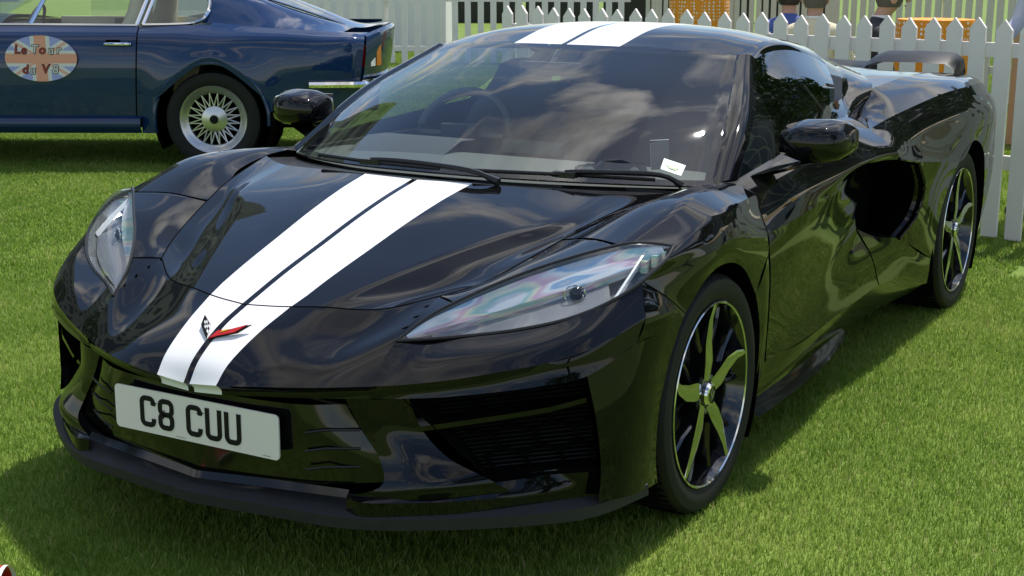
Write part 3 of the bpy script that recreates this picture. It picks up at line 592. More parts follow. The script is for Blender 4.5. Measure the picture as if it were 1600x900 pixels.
# --- wheels
def wheel(name, x, y, z, R_t, R_r, wid, sg, rot):
    root = None; X = lambda h: h * sg
    tp = [(R_r - .012, -wid + .01), (R_r + .004, -wid), (R_t * .93, -wid - .012), (R_t * .985, -wid + .012), (R_t, -wid + .035), (R_t, -.035), (R_t * .988, -.010), (R_t * .955, .006), (R_r + (R_t - R_r) * .5, .012), (R_r + .012, .004), (R_r - .004, -.006)]
    o = MB().lathe([(r, X(h)) for r, h in tp], (x, y, z), 'x', 64).build('wheel', 'rubber', car, angle=40)
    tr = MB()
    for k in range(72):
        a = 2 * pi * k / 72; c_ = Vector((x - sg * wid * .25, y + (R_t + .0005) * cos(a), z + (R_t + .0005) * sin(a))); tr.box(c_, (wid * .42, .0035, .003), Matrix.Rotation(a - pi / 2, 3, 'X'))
    tr.build('groove_shade_bar', 'void', o)  # black bars laid on the tread, painting the shade of its grooves
    rp = [(R_r + .002, .000), (R_r + .002, .005), (R_r - .001, .007), (R_r - .005, .004), (R_r - .022, -.03), (R_r - .035, -.10), (R_r - .045, -wid + .03)]
    MB().lathe([(r, X(h)) for r, h in rp[:4]], (x, y, z), 'x', 64).build('rim_lip', 'machined', o)
    MB().lathe([(r, X(h)) for r, h in rp[3:]], (x, y, z), 'x', 64).build('rim_barrel', 'wheel_black', o)
    MB().lathe([(.0, X(-.120)), (R_r * .78, X(-.120)), (R_r * .78, X(-.09)), (.09, X(-.09)), (.09, X(-.06)), (0, X(-.06))], (x, y, z), 'x', 48).build('brake_disc', 'steel', o)
    ca = MB(); g = []
    for k in range(9):
        a = rad(150 + 60 * k / 8); g.append([Vector((x + X(h), y + r * cos(a), z + r * sin(a))) for r, h in ((R_r * .55, -.13), (R_r * .55, -.055), (R_r * .84, -.055), (R_r * .84, -.13))])
    ca.grid(g, 0, True); ca.build('brake_caliper', 'satin_black', o)
    P = lambda r, a, h, off=0.: Vector((x + X(h), y - sg * 0 + (r * cos(a) - off * sin(a)), z + r * sin(a) + off * cos(a)))
    for k in range(5):
        a = rad(rot + 72 * k) ; st_ = [(.036, .020, -.012), (.09, .025, -.006), (R_r * .58, .021, -.006), (R_r * .82, .013, -.004), (R_r - .006, .009, .001)]
        sw = [0, .004, .012, .008, -.006]
        MB().grid([[P(r, a, h, s_ - w_) for (r, w_, h), s_ in zip(st_, sw)], [P(r, a, h + .004, s_) for (r, w_, h), s_ in zip(st_, sw)], [P(r, a, h, s_ + w_) for (r, w_, h), s_ in zip(st_, sw)]]).build('spoke_face', 'machined', o, angle=60)
        b_ = MB(); b_.grid([[P(r, a, h - .002, s_ - w_), P(r, a, h - .045, s_ - w_ * 1.1), P(r, a, h - .045, s_ + w_ * 1.1), P(r, a, h - .002, s_ + w_)] for (r, w_, h), s_ in zip(st_, sw)])
        for sd in (-1, 1):
            q_ = [(R_r * .40, .014, .006), (R_r * .60, .050, .007), (R_r * .80, .072, .007), (R_r - .01, .080, .009)]
            b_.grid([[P(r, a, -.016 + dz, sd * (o_ + e_ * w_)) for (r, o_, w_) in q_] for e_, dz in ((-1, -.03), (-1, -.006), (0, 0), (1, -.006), (1, -.03))])
        b_.build('spoke_branch', 'wheel_black', o, angle=45)
    MB().lathe([(.0, X(.004)), (.026, X(.003)), (.032, X(-.003)), (.036, X(-.012)), (.060, X(-.016)), (.062, X(-.05))], (x, y, z), 'x', 32).build('wheel_hub', 'wheel_black', o)
    MB().lathe([(.024, X(.005)), (.030, X(.003)), (.033, X(-.004))], (x, y, z), 'x', 32).build('cap_ring', 'chrome', o)
    cf = MB()
    for sd in (-1, 1): cf.prism([Vector((x + X(.0055), y + a_, z + b_)) for a_, b_ in ((0, -.012), (sd * .006, -.002), (sd * .016, .010), (sd * .004, .004))], (X(.001), 0, 0))
    cf.build('cap_emblem', 'machined', o)
    for k in range(5):
        a = rad(rot + 36 + 72 * k); MB().lathe([(0, X(-.008)), (.009, X(-.010)), (.010, X(-.02))], (x, y + .047 * cos(a), z + .047 * sin(a)), 'x', 8).build('lug_nut', 'steel', o)
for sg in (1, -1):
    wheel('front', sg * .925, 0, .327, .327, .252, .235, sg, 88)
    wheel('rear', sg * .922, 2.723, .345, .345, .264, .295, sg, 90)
# --- cabin interior
DA = V([(0, .075, .838), (.3, .105, .836), (.6, .26, .826), (.74, .38, .818)], [(0, .30, .850), (.3, .32, .850), (.6, .40, .842), (.75, .48, .828)], [(0, .55, .842), (.3, .55, .842), (.6, .58, .835), (.76, .62, .82)], [(0, .62, .76), (.3, .62, .76), (.6, .64, .76), (.76, .68, .76)])
patch_obj('dashboard', [(DA, 14, 16)], 'interior_grey')
MB().grid([[Vector((x, y, z)) for x in (-.55, -.45, -.28, -.18)] for y, z in ((.38, .845), (.50, .885), (.60, .882), (.62, .83))]).build('instrument_binnacle', 'interior', car)
MB().box((.01, .64, .862), (.22, .02, .045), Matrix.Rotation(rad(-15), 3, 'X')).build('centre_screen', 'interior_grey', car)
sw_ = MB(); sc_ = Vector((-.36, .80, .865)); ax1 = Vector((1, 0, 0)); ax2 = Vector((0, .40, .92)).normalized()
sw_.tube([sc_ + ax1 * cos(a) * .185 + ax2 * sin(a) * .16 for a in [2 * pi * k / 32 for k in range(33)]], .016, 8, cap=False); swo = sw_.build('steering_wheel', 'leather', car)
MB().box(sc_ + Vector((0, -.01, -.01)), (.14, .05, .10)).build('wheel_boss', 'interior', swo); MB().tube([sc_ - ax1 * .17, sc_ + ax1 * .17], .014, 6).build('wheel_spoke', 'interior_grey', swo)
for sg in (1, -1):
    g = []
    for zz, w_, yy, th in ((.35, .24, 1.14, .10), (.55, .25, 1.18, .13), (.78, .25, 1.25, .12), (.92, .21, 1.30, .10), (1.02, .14, 1.33, .09), (1.08, .12, 1.345, .07), (1.10, .08, 1.35, .03)):
        row = []
        for k in range(20):
            a = 2 * pi * k / 20; c_, s_ = cos(a), sin(a); row.append(Vector((sg * .37 + w_ * math.copysign(abs(c_) ** .6, c_), yy + th * math.copysign(abs(s_) ** .6, s_) - .05 * abs(c_) ** 3 * (s_ < .2), zz)))
        g.append(row)
    m_ = MB(); m_.grid(g, 0, True); m_.add(g[-1], [tuple(range(20))]); so_ = m_.build('seat', 'leather', car)
    MB().box((sg * .37, .95, .38), (.46, .5, .14)).build('seat_cushion', 'leather', so_)
    MB().box((sg * .37, 1.235, .96), (.10, .012, .03)).build('harness_slot', 'interior_grey', so_)
MB().prism([(x, 1.60, z) for x, z in ((-.72, .4), (.72, .4), (.72, .88), (.50, 1.13), (-.50, 1.13), (-.72, .88))], (0, .03, 0)).build('bulkhead', 'interior', car)
MB().box((0, 1.0, .50), (.22, .9, .30)).build('centre_console', 'interior', car)
for sg in (1, -1): MB().box((sg * .80, 1.0, .62), (.04, 1.0, .42)).build('door_card', 'interior', car)
MB().box((.0, .78, 1.105), (.22, .03, .055)).build('rear_view_mirror', 'interior', car); MB().tube([(0, .78, 1.12), (0, .84, 1.17)], .01, 6).build('mirror_stalk', 'interior', car)
MB().box((.055, .72, 1.085), (.03, .006, .014)).build('toll_tag', 'sticker_green', car)
pm('badge_yellow', (.75, .55, .10), .4)
st_o = MB().add([(.613, .330, .874), (.671, .346, .856), (.666, .390, .880), (.605, .372, .899)], [(0, 1, 2, 3)]).build('windscreen_sticker', 'white', car, smooth=False)
sc0 = Vector((.639, .3585, .8785)); su_ = (Vector((.671, .346, .856)) - Vector((.613, .330, .874))).normalized(); sv_ = (Vector((.605, .372, .899)) - Vector((.613, .330, .874))).normalized(); sn_ = su_.cross(sv_).normalized(); sn_ = sn_ if sn_.y < 0 else -sn_
for nm_, r0_, r1_, mt, lf in (('sticker_oval', .018, .011, 'sticker_green', .0008), ('sticker_centre', .014, .0075, 'badge_yellow', .0014)): MB().add([sc0 + sn_ * lf + su_ * r0_ * cos(2 * pi * k / 24) + sv_ * r1_ * sin(2 * pi * k / 24) for k in range(24)], [tuple(range(24))]).build(nm_, mt, st_o, smooth=False)
for k in range(3): MB().add([sc0 + sn_ * .0006 + su_ * a_ + sv_ * (b_ - .012 + k * .010) for a_, b_ in ((-.027, 0), (.027, 0), (.027, .0018), (-.027, .0018))], [(0, 1, 2, 3)]).build('sticker_line', 'sticker_green' if k else 'badge_yellow', st_o, smooth=False)
pc = MB().prism([(.565, .37, .862), (.60, .42, .862), (.585, .445, .945), (.548, .395, .945)], (.001, -.001, 0)).build('photo_card', 'interior_grey', car); MB().tube([(.565, .37, .864), (.548, .395, .945), (.585, .445, .945)], .0008, 4).build('card_edge', 'white', pc)
# small black model car on the dashboard
toy = empty('model_car', (.475, .285, .846), rad(28)); tag(toy, 'small black toy sports car on the dashboard behind the windscreen', 'toy car')
TB = [(-.105, .012, .018), (-.095, .020, .030), (-.05, .024, .034), (-.015, .030, .052), (.03, .030, .053), (.07, .026, .040), (.10, .024, .038), (.105, .018, .022)]
g_ = []
for x_, hz_, tz_ in TB: g_.append([Vector((x_, sg_ * w_, z_)) for sg_, w_, z_ in ((-1, .042, .010), (-1, .045, .022), (-1, .030, tz_), (1, .030, tz_), (1, .045, .022), (1, .042, .010))])
MB().grid(g_, 0, True).add(g_[0], [tuple(range(6))]).add(g_[-1], [tuple(range(6))]).build('toy_body', 'gloss_black', toy)
for x_ in (-.062, .066):
    for sd in (-1, 1): MB().grid([[Vector((x_ + r_ * cos(2 * pi * k / 16), sd * .042 + h_ * sd, .017 + r_ * sin(2 * pi * k / 16))) for k in range(16)] for r_, h_ in ((0, .005), (.010, .005), (.017, .004), (.017, -.012))], 0, True).build('toy_wheel', 'steel', toy)
fix_normals()
# ------------------------------------------------------------------ ground
g = MB(); g.add([(-300, -300, 0), (300, -300, 0), (300, 300, 0), (-300, 300, 0)], [(0, 1, 2, 3)])
def lawn_mat(name, blade):
    m = pm(name, (.05, .1, .015), .75 if not blade else .45, spec=.25); t = m.node_tree; b = t.nodes['Principled BSDF']
    ge = N(t, 'ShaderNodeNewGeometry')
    nz = N(t, 'ShaderNodeTexNoise', i_Scale=1.3, i_Detail=8.0, i_Roughness=.78); t.links.new(ge.outputs['Position'], nz.inputs['Vector'])
    cr = N(t, 'ShaderNodeValToRGB'); e = cr.color_ramp.elements
    if blade:
        e[0].position = .3; e[0].color = (.145, .255, .030, 1); e[1].position = .70; e[1].color = (.35, .45, .10, 1)
        e2 = e.new(.93); e2.color = (.52, .46, .22, 1)
        oi = N(t, 'ShaderNodeAttribute', attribute_name='tone'); mx = N(t, 'ShaderNodeMath', operation='MULTIPLY_ADD', i_1=.42, i_2=-.21); t.links.new(oi.outputs['Fac'], mx.inputs[0])
        ad = N(t, 'ShaderNodeMath', operation='ADD'); t.links.new(nz.outputs['Fac'], ad.inputs[0]); t.links.new(mx.outputs[0], ad.inputs[1]); t.links.new(ad.outputs[0], cr.inputs[0])
        tl = N(t, 'ShaderNodeBsdfTranslucent'); t.links.new(cr.outputs[0], tl.inputs[0]); ms = N(t, 'ShaderNodeMixShader', i_0=.5); o = [n for n in t.nodes if n.type == 'OUTPUT_MATERIAL'][0]
        t.links.new(b.outputs[0], ms.inputs[1]); t.links.new(tl.outputs[0], ms.inputs[2]); t.links.new(ms.outputs[0], o.inputs[0])
    else:
        e[0].position = .3; e[0].color = (.09, .16, .016, 1); e[1].position = .75; e[1].color = (.19, .27, .04, 1)
        t.links.new(nz.outputs['Fac'], cr.inputs[0])
    t.links.new(cr.outputs[0], b.inputs['Base Color'])
lawn_mat('lawn', False); lawn_mat('blade', True)
tag(g.build('lawn', 'lawn', smooth=False), kind='structure')
def grass():
    rnd = random.Random(3)
    def tile(size, n, hmin, hmax, w):
        vs = []; fs = []; tone = []
        for i in range(n):
            x = rnd.uniform(-size / 2, size / 2); y = rnd.uniform(-size / 2, size / 2); a = rnd.uniform(0, 2 * pi); h = rnd.uniform(hmin, hmax); ww = w * rnd.uniform(.6, 1.2)
            ln = rnd.uniform(.1, .9) * h; b = rnd.uniform(0, 2 * pi); dx, dy = cos(a) * ww, sin(a) * ww; lx, ly = cos(b) * ln, sin(b) * ln; k = len(vs)
            vs += [(x - dx, y - dy, 0), (x + dx, y + dy, 0), (x + lx * .35 + dx * .8, y + ly * .35 + dy * .8, h * .6), (x + lx * .35 - dx * .8, y + ly * .35 - dy * .8, h * .6), (x + lx, y + ly, h)]
            fs += [(k, k + 1, k + 2, k + 3), (k + 3, k + 2, k + 4)]; tone += [rnd.random() ** 1.4 if rnd.random() > .03 else 1.9] * 5
        me = bpy.data.meshes.new('grass_tile'); me.from_pydata(vs, [], fs); at = me.attributes.new('tone', 'FLOAT', 'POINT'); at.data.foreach_set('value', tone)
        me.materials.append(MAT['blade']); return bpy.data.objects.new('grass_tile', me)
    near = tile(.5, 5600, .010, .030, .0014); far = tile(1.0, 8500, .012, .032, .0030)
    for nm, tl, step, test, lab in (('lawn_grass', near, .5, lambda d, dep: dep < 6.5, 'x'), ('lawn_grass_beyond', far, 1.0, lambda d, dep: 6.5 <= dep < 27, 'x')):
        pts = []; c0 = cam.matrix_world.translation
        R_ = 30; n = int(2 * R_ / step)
        for i in range(n):
            for j in range(n):
                p = Vector((-R_ + (i + .5) * step - 4, -R_ + (j + .5) * step + 8, 0)); d = p - c0; dep = d.dot(Vector((fw.x, fw.y, 0)).normalized()); lat = abs(d.dot(rt))
                if dep > .8 and lat < dep * .48 + 1.2 and test(d, dep):
                    if abs(p.x) < .68 and -.45 < p.y < 3.2 and False: continue
                    pts.append(p)
        me = bpy.data.meshes.new(nm); me.from_pydata(pts, [], []); o = bpy.data.objects.new(nm, me); COL.objects.link(o); tag(o, kind='stuff')
        ng = bpy.data.node_groups.new(nm, 'GeometryNodeTree'); ng.interface.new_socket('Geometry', in_out='INPUT', socket_type='NodeSocketGeometry'); ng.interface.new_socket('Geometry', in_out='OUTPUT', socket_type='NodeSocketGeometry')
        gi = ng.nodes.new('NodeGroupInput'); go = ng.nodes.new('NodeGroupOutput'); ip = ng.nodes.new('GeometryNodeInstanceOnPoints'); ob = ng.nodes.new('GeometryNodeObjectInfo'); ob.inputs['Object'].default_value = tl; ob.inputs['As Instance'].default_value = True
        rv = ng.nodes.new('FunctionNodeRandomValue'); rv.data_type = 'INT'; rv.inputs[4].default_value = 0; rv.inputs[5].default_value = 3
        ml = ng.nodes.new('ShaderNodeMath'); ml.operation = 'MULTIPLY'; ml.inputs[1].default_value = pi / 2; cx = ng.nodes.new('ShaderNodeCombineXYZ')
        L_ = ng.links.new; L_(rv.outputs[2], ml.inputs[0]); L_(ml.outputs[0], cx.inputs[2]); L_(cx.outputs[0], ip.inputs['Rotation']); L_(gi.outputs[0], ip.inputs['Points']); L_(ob.outputs['Geometry'], ip.inputs['Instance']); L_(ip.outputs[0], go.inputs[0])
        md = o.modifiers.new('grass', 'NODES'); md.node_group = ng
grass()

# ================================================================== the blue classic coupe behind
pm('navy', (.008, .030, .095), .05, spec=.6); pm('cream_leather', (.72, .63, .44), .55, bump=(60, .08)); pm('silver', (.60, .60, .58), .28, metal=.9)
pm('lamp_red', (.35, .01, .01), .15); pm('lamp_amber', (.6, .2, .02), .15)
cl = empty('classic_coupe', (-4.7368, 4.3497, 0), math.atan2(.50408, .86366))
tag(cl, 'dark blue classic coupe with an oval flag sticker on its door and silver mesh wheels', 'car')
CLP = []
def cpanel(name, nets, mat, parent=cl):
    a = MB()
    for net, nu, nv in nets: a.grid(surf(net, nu, nv))
    o = a.build(name, mat, parent, angle=40); return o
def arcpt(a, r=.40, d=0.): return (r * cos(rad(a)) + .02, d, .345 + r * sin(rad(a)))
sx = [-3.0, -2.2, -1.5, -1.0, -.494]
F_ = [[(x, .10 if x > -2.5 else .25, 1.005) for x in sx], [(x, .03 if x > -2.5 else .12, .93) for x in sx], [(x, -.005 if x > -2.5 else .1, .75) for x in sx], [(x, .0 if x > -2.5 else .1, .55) for x in sx], [(x, .035 if x > -2.5 else .15, .37) for x in sx]]
cpanel('front_body_side', [([r[:4] for r in F_], 20, 24)], 'navy'); cpanel('door', [([r[3:] for r in F_], 20, 12)], 'navy')
A_ = V([(-.494, .10, .995), (-.2, .10, 1.01), (.02, .11, 1.015), (.3, .12, 1.0), (.56, .12, .985)], [(-.494, .03, .93), (-.2, .02, .93), (.02, .015, .93), (.3, .02, .93), (.56, .03, .92)],
       [(-.494, -.005, .75), (-.30, -.012, .79), (.02, -.018, .84), (.34, -.012, .79), (.54, -.005, .74)], [(-.494, .0, .55), arcpt(140, .44, -.028), arcpt(90, .455, -.035), arcpt(40, .44, -.028), (.56, .0, .56)],
       [(-.494, .035, .37), arcpt(155, .405, -.02), arcpt(90, .41, -.03), arcpt(25, .405, -.02), (.50, .02, .40)])
cpanel('rear_wing', [(A_, 24, 32), ([[(-.494, 0, .55), (-.43, -.01, .53), arcpt(154, .405, -.02)], [(-.494, .035, .37), (-.44, .01, .38), arcpt(176, .405, -.02)], [(-.494, .03, .25), (-.44, .02, .25), arcpt(193, .405, 0)]], 6, 6), ([[arcpt(25, .405, -.02), (.48, -.005, .54), (.56, 0, .56)], [arcpt(5, .405, -.02), (.46, .0, .42), (.50, .02, .40)]], 4, 4)], 'navy')
T_ = V([(.56, .12, .985), (.8, .13, .968), (1.0, .15, .955), (1.10, .20, .945)], [(.56, .03, .92), (.8, .04, .91), (1.0, .07, .905), (1.105, .12, .90)], [(.54, -.005, .74), (.8, .01, .75), (1.0, .05, .75), (1.09, .10, .75)],
       [(.56, .0, .56), (.8, .02, .60), (1.0, .06, .61), (1.07, .11, .615)], [(.50, .02, .40), (.75, .05, .42), (.95, .09, .45), (1.05, .15, .48)])
cpanel('tail_side', [(T_, 20, 16)], 'navy')
cpanel('sill', [([[(x, .035 if x > -2.5 else .15, .372) for x in sx] , [(x, -.01 if x > -2.5 else .12, .35) for x in sx], [(x, -.015 if x > -2.5 else .12, .30) for x in sx], [(x, .03 if x > -2.5 else .15, .25) for x in sx]], 8, 20)], 'navy')
# roof, C pillar, fastback, tail
YW = 1.74
cab = V([(-.12, .17, 1.03), (.30, .14, 1.005), (.62, .13, .985), (.95, .17, .962)], [(-.02, .22, 1.10), (.30, .22, 1.09), (.62, .25, 1.03), (.97, .30, .972)], [(-.06, .30, 1.20), (.30, .32, 1.175), (.62, .36, 1.075), (.98, .42, .978)], [(-.3, .40, 1.30), (.15, .42, 1.25), (.60, .46, 1.10), (1.0, .52, .980)])
cpanel('c_pillar', [(cab, 16, 18)], 'navy')
cpanel('wing_top', [([A_[0][2:], [(.02, .17, 1.03), (.30, .14, 1.005), (.62, .13, .985)]], 4, 12), ([T_[0], [(.62, .13, .985), (.80, .15, .972), (.95, .17, .962), (1.12, .30, .955)]], 4, 12)], 'navy')
rf_net = V([(-1.25, .40, 1.27), (-.8, .38, 1.31), (-.3, .40, 1.30), (.15, .42, 1.25)], [(-1.25, .87, 1.30), (-.8, .87, 1.345), (-.3, .87, 1.335), (.15, .87, 1.285)], [(-1.25, YW - .40, 1.27), (-.8, YW - .38, 1.31), (-.3, YW - .40, 1.30), (.15, YW - .42, 1.25)])
cpanel('roof', [(rf_net, 12, 18)], 'navy')
cpanel('rear_window', [([[(.15, .44, 1.245), (.45, .47, 1.165), (.75, .50, 1.062)], [(.15, .87, 1.28), (.45, .87, 1.20), (.75, .87, 1.09)], [(.15, YW - .44, 1.245), (.45, YW - .47, 1.165), (.75, YW - .50, 1.062)]], 10, 10)], 'side_glass')
cpanel('boot_lid', [([[(.75, .50, 1.060), (1.0, .53, .982), (1.22, .50, 1.005)], [(.75, .87, 1.088), (1.0, .87, 1.00), (1.25, .87, 1.022)], [(.75, YW - .50, 1.060), (1.0, YW - .53, .982), (1.22, YW - .50, 1.005)]], 10, 12)], 'navy')
MB().tube(curve([(.20, .43, 1.238), (.45, .465, 1.165), (.75, .50, 1.065), (.93, .515, 1.0)], 14), .010, 6).build('window_trim', 'chrome', cl)
cpanel('tail_panel', [([[(1.10, .20, .945), (1.20, .45, .985), (1.24, .87, 1.0), (1.20, YW - .45, .985), (1.10, YW - .2, .945)], [(1.12, .14, .90), (1.22, .45, .93), (1.26, .87, .94), (1.22, YW - .45, .93), (1.12, YW - .14, .90)], [(1.09, .12, .62), (1.17, .45, .62), (1.20, .87, .62), (1.17, YW - .45, .62), (1.09, YW - .12, .62)], [(1.0, .16, .45), (1.05, .45, .42), (1.08, .87, .42), (1.05, YW - .45, .42), (1.0, YW - .16, .45)]], 12, 20)], 'navy')
for i, (d_, mt) in enumerate(((.18, 'lamp_red'), (.27, 'white'), (.36, 'lamp_amber'))): MB().box((1.105 + i * .035, d_, .79), (.03, .075, .15), Matrix.Rotation(rad(-20), 3, 'Z')).build('tail_lamp', mt, cl)
MB().tube(curve([(.72, -.01, .60), (.95, .02, .60), (1.10, .08, .60), (1.20, .35, .60), (1.23, .87, .60), (1.20, 1.4, .60)], 24), .028, 8).build('rear_bumper', 'chrome', cl)
# far side and underside
cpanel('far_body_side', [([[(x, YW - .1, 1.0) for x in (-3.0, -1.5, 0, 1.1)], [(x, YW, .75) for x in (-3.0, -1.5, 0, 1.1)], [(x, YW - .05, .25) for x in (-3.0, -1.5, 0, 1.05)]], 6, 12)], 'navy')
cpanel('bonnet', [([[(-3.05, .3, .80), (-2.2, .12, .98), (-1.5, .10, 1.005)], [(-3.2, .87, .86), (-2.2, .87, 1.06), (-1.62, .87, 1.06)], [(-3.05, YW - .3, .80), (-2.2, YW - .12, .98), (-1.5, YW - .1, 1.005)]], 12, 12)], 'navy')
cpanel('nose_panel', [([[(-3.05, .15, .80), (-3.2, .87, .86), (-3.05, YW - .15, .80)], [(-3.1, .15, .3), (-3.22, .87, .3), (-3.1, YW - .15, .3)]], 6, 10)], 'navy')
MB().box((-1.0, .87, .30), (3.9, 1.3, .06)).build('floor_pan', 'void', cl)
# windows with bright frames
def frame(pts, r=.013): MB().tube([Vector(p) for p in pts], r, 6).build('window_frame', 'chrome', cl)
def gy(z): return .10 + (z - 1.0) * .95
def wp(x, z): return (x, gy(z), z)
belt = 1.012
frame([wp(-1.9, belt), wp(-1.3, belt), wp(-.505, belt - .004)]); frame([wp(-1.275, belt), wp(-1.20, 1.24)], .016); frame([wp(-.515, belt), wp(-.45, 1.28)], .014); frame([wp(-.47, belt), wp(-.405, 1.28)], .012)
frame(curve([wp(-.47, belt), wp(-.25, 1.016), wp(-.10, 1.028), wp(-.03, 1.075), wp(-.015, 1.15), wp(-.06, 1.24), wp(-.3, 1.29)], 24), .013)
frame([wp(-1.85, belt), wp(-1.45, 1.24), wp(-.3, 1.29)], .014)
def pane(name, poly): MB().add([Vector(p) for p in poly], [tuple(range(len(poly)))]).build(name, 'pale_glass', cl, smooth=False)
pane('quarter_light', [wp(-1.85, belt), wp(-1.28, belt), wp(-1.21, 1.24), wp(-1.45, 1.24)]); pane('door_window', [wp(-1.27, belt), wp(-.515, belt), wp(-.45, 1.28), wp(-1.20, 1.24)]); pane('rear_side_window', [wp(-.47, belt), wp(-.25, 1.016), wp(-.10, 1.028), wp(-.03, 1.075), wp(-.015, 1.15), wp(-.06, 1.24), wp(-.40, 1.28)])
cpanel('windscreen', [([[(-1.95, .2, 1.03), (-1.42, .42, 1.25)], [(-2.1, .87, 1.05), (-1.5, .87, 1.29)], [(-1.95, YW - .2, 1.03), (-1.42, YW - .42, 1.25)]], 6, 6)], 'pale_glass')
pane('far_side_window', [(-1.27, YW - gy(belt), belt), (-.05, YW - gy(belt), belt), (-.3, YW - gy(1.28), 1.28), (-1.20, YW - gy(1.24), 1.24)])
for d_ in (.45, 1.28):
    m_ = MB(); g = []
    for zz, w_, xx, th in ((.45, .24, -.75, .11), (.8, .24, -.66, .10), (1.0, .22, -.60, .09), (1.10, .14, -.57, .08), (1.20, .13, -.55, .07), (1.24, .08, -.55, .04)):
        g.append([Vector((xx + th * cos(2 * pi * k / 16), d_ + w_ * math.copysign(abs(sin(2 * pi * k / 16)) ** .6, sin(2 * pi * k / 16)), zz)) for k in range(16)])
    m_.grid(g, 0, True); m_.add(g[-1], [tuple(range(16))]); m_.build('seat', 'cream_leather', cl)
MB().box((-.18, .87, .78), (.16, 1.2, .55), Matrix.Rotation(rad(12), 3, 'Y')).build('rear_seat', 'cream_leather', cl)
MB().box((-.9, YW - .14, .82), (1.2, .05, .40)).build('far_door_card', 'cream_leather', cl); MB().box((-.95, YW - .175, .97), (.22, .02, .07)).build('door_pull', 'interior', cl)
MB().box((-1.75, .87, .92), (.35, 1.3, .16)).build('dashboard', 'interior', cl)
MB().tube([Vector((-1.36, .45, .98)) + Vector((.07, 0, .16)) * cos(a) + Vector((0, .17, 0)) * sin(a) for a in [2 * pi * k / 24 for k in range(25)]], .012, 6, cap=False).build('steering_wheel', 'interior', cl)
MB().box((-.98, .87, 1.22), (.05, .20, .06)).build('interior_mirror', 'silver', cl)
# door furniture
MB().tube(curve([(-.725, .012, .883), (-.70, -.018, .885), (-.56, -.018, .884), (-.535, .008, .882)], 10), .011, 8).build('door_handle', 'chrome', cl)
MB().box((-.665, .016, .893), (.10, .006, .040)).build('recess_shade_patch', 'void', cl)  # flat black block painting the shade of a recess behind the handle
MB().lathe([(0, 0), (.013, 0), (.015, .004)], (0, 0, 0), 'z', 16).build('door_lock', 'chrome', cl).matrix_local = Matrix.Translation((-.575, .003, .80)) @ Matrix.Rotation(rad(90), 4, 'X')
MB().tube(curve([(-.497, .098, 1.0), (-.497, .028, .93), (-.503, -.007, .75), (-.515, -.002, .55), (-.53, .033, .375)], 20), .0045, 5).build('door_shade_line', 'void', cl)  # black bead on closed bodywork, painting the shade of the door gap
MB().tube([arcpt(a, .408, -.024) for a in range(-5, 190, 6)], .012, 6).build('arch_lip', 'navy', cl)
m_ = MB(); m_.grid([[(.42 * cos(rad(a)) + .02, d_, .345 + .42 * sin(rad(a))) for a in range(-30, 215, 10)] for d_ in (.0, .5)]); m_.add([(.45 * cos(rad(a)) + .02, .48, .345 + .45 * sin(rad(a))) for a in range(0, 360, 20)], [tuple(range(18))]); m_.build('wheel_liner', 'void', cl)
# oval sticker with a flag and two lines of writing
m = pm('flag_sticker', (.6, .6, .9), .35); t = m.node_tree; b = t.nodes['Principled BSDF']; tcn = [n for n in t.nodes if n.type == 'TEX_COORD'][0]
sp = N(t, 'ShaderNodeSeparateXYZ'); t.links.new(tcn.outputs['Object'], sp.inputs[0])
def mth(op, a, b_=None, c_=None):
    n = N(t, 'ShaderNodeMath', operation=op)
    for i, v in enumerate((a, b_, c_)):
        if v is None: continue
        if isinstance(v, (int, float)): n.inputs[i].default_value = v
        else: t.links.new(v, n.inputs[i])
    return n.outputs[0]
au = mth('ABSOLUTE', sp.outputs[0]); av = mth('ABSOLUTE', sp.outputs[2]); dg = mth('ABSOLUTE', mth('SUBTRACT', mth('MULTIPLY', au, .62), av))
red = mth('MAXIMUM', mth('LESS_THAN', au, .042), mth('LESS_THAN', av, .034)); dred = mth('LESS_THAN', dg, .012)
wht = mth('MAXIMUM', mth('MAXIMUM', mth('LESS_THAN', au, .068), mth('LESS_THAN', av, .056)), mth('LESS_THAN', dg, .036))
def mixc(f_, a, b_):
    n = N(t, 'ShaderNodeMix', data_type='RGBA'); t.links.new(f_, n.inputs[0])
    for i, v in ((6, a), (7, b_)):
        if isinstance(v, tuple): n.inputs[i].default_value = (*v, 1)
        else: t.links.new(v, n.inputs[i])
    return n.outputs[2]
t.links.new(mixc(red, mixc(dred, mixc(wht, (.36, .38, .78), (.74, .72, .74)), (.78, .42, .36)), (.80, .36, .27)), b.inputs['Base Color'])
stk = MB().add([(.255 * cos(2 * pi * k / 48), 0, .162 * sin(2 * pi * k / 48)) for k in range(48)], [tuple(range(48))]).build('door_sticker', 'flag_sticker', cl, smooth=False); stk.location = (-1.17, -.024, .783); stk.rotation_euler = (rad(2), 0, 0)
def text_mesh(name, body, size, mat, parent, loc, shear=0., bevel=0., rot=(rad(90), 0, 0), off=0.):
    c = bpy.data.curves.new(name, 'FONT'); c.body = body; c.size = size; c.align_x = 'CENTER'; c.align_y = 'CENTER'; c.shear = shear; c.extrude = .0006; c.offset = off; c.space_character = 1.12
    o = bpy.data.objects.new(name, c); COL.objects.link(o); bpy.context.view_layer.update()
    me = bpy.data.meshes.new_from_object(o.evaluated_get(bpy.context.evaluated_depsgraph_get())); bpy.data.objects.remove(o)
    r = link(name, me, mat, parent); r.location = loc; r.rotation_euler = rot; return r
pm('letter_red', (.42, .03, .03), .4); pm('letter_dark', (.03, .02, .03), .4); pm('letter_pale', (.75, .73, .74), .4)
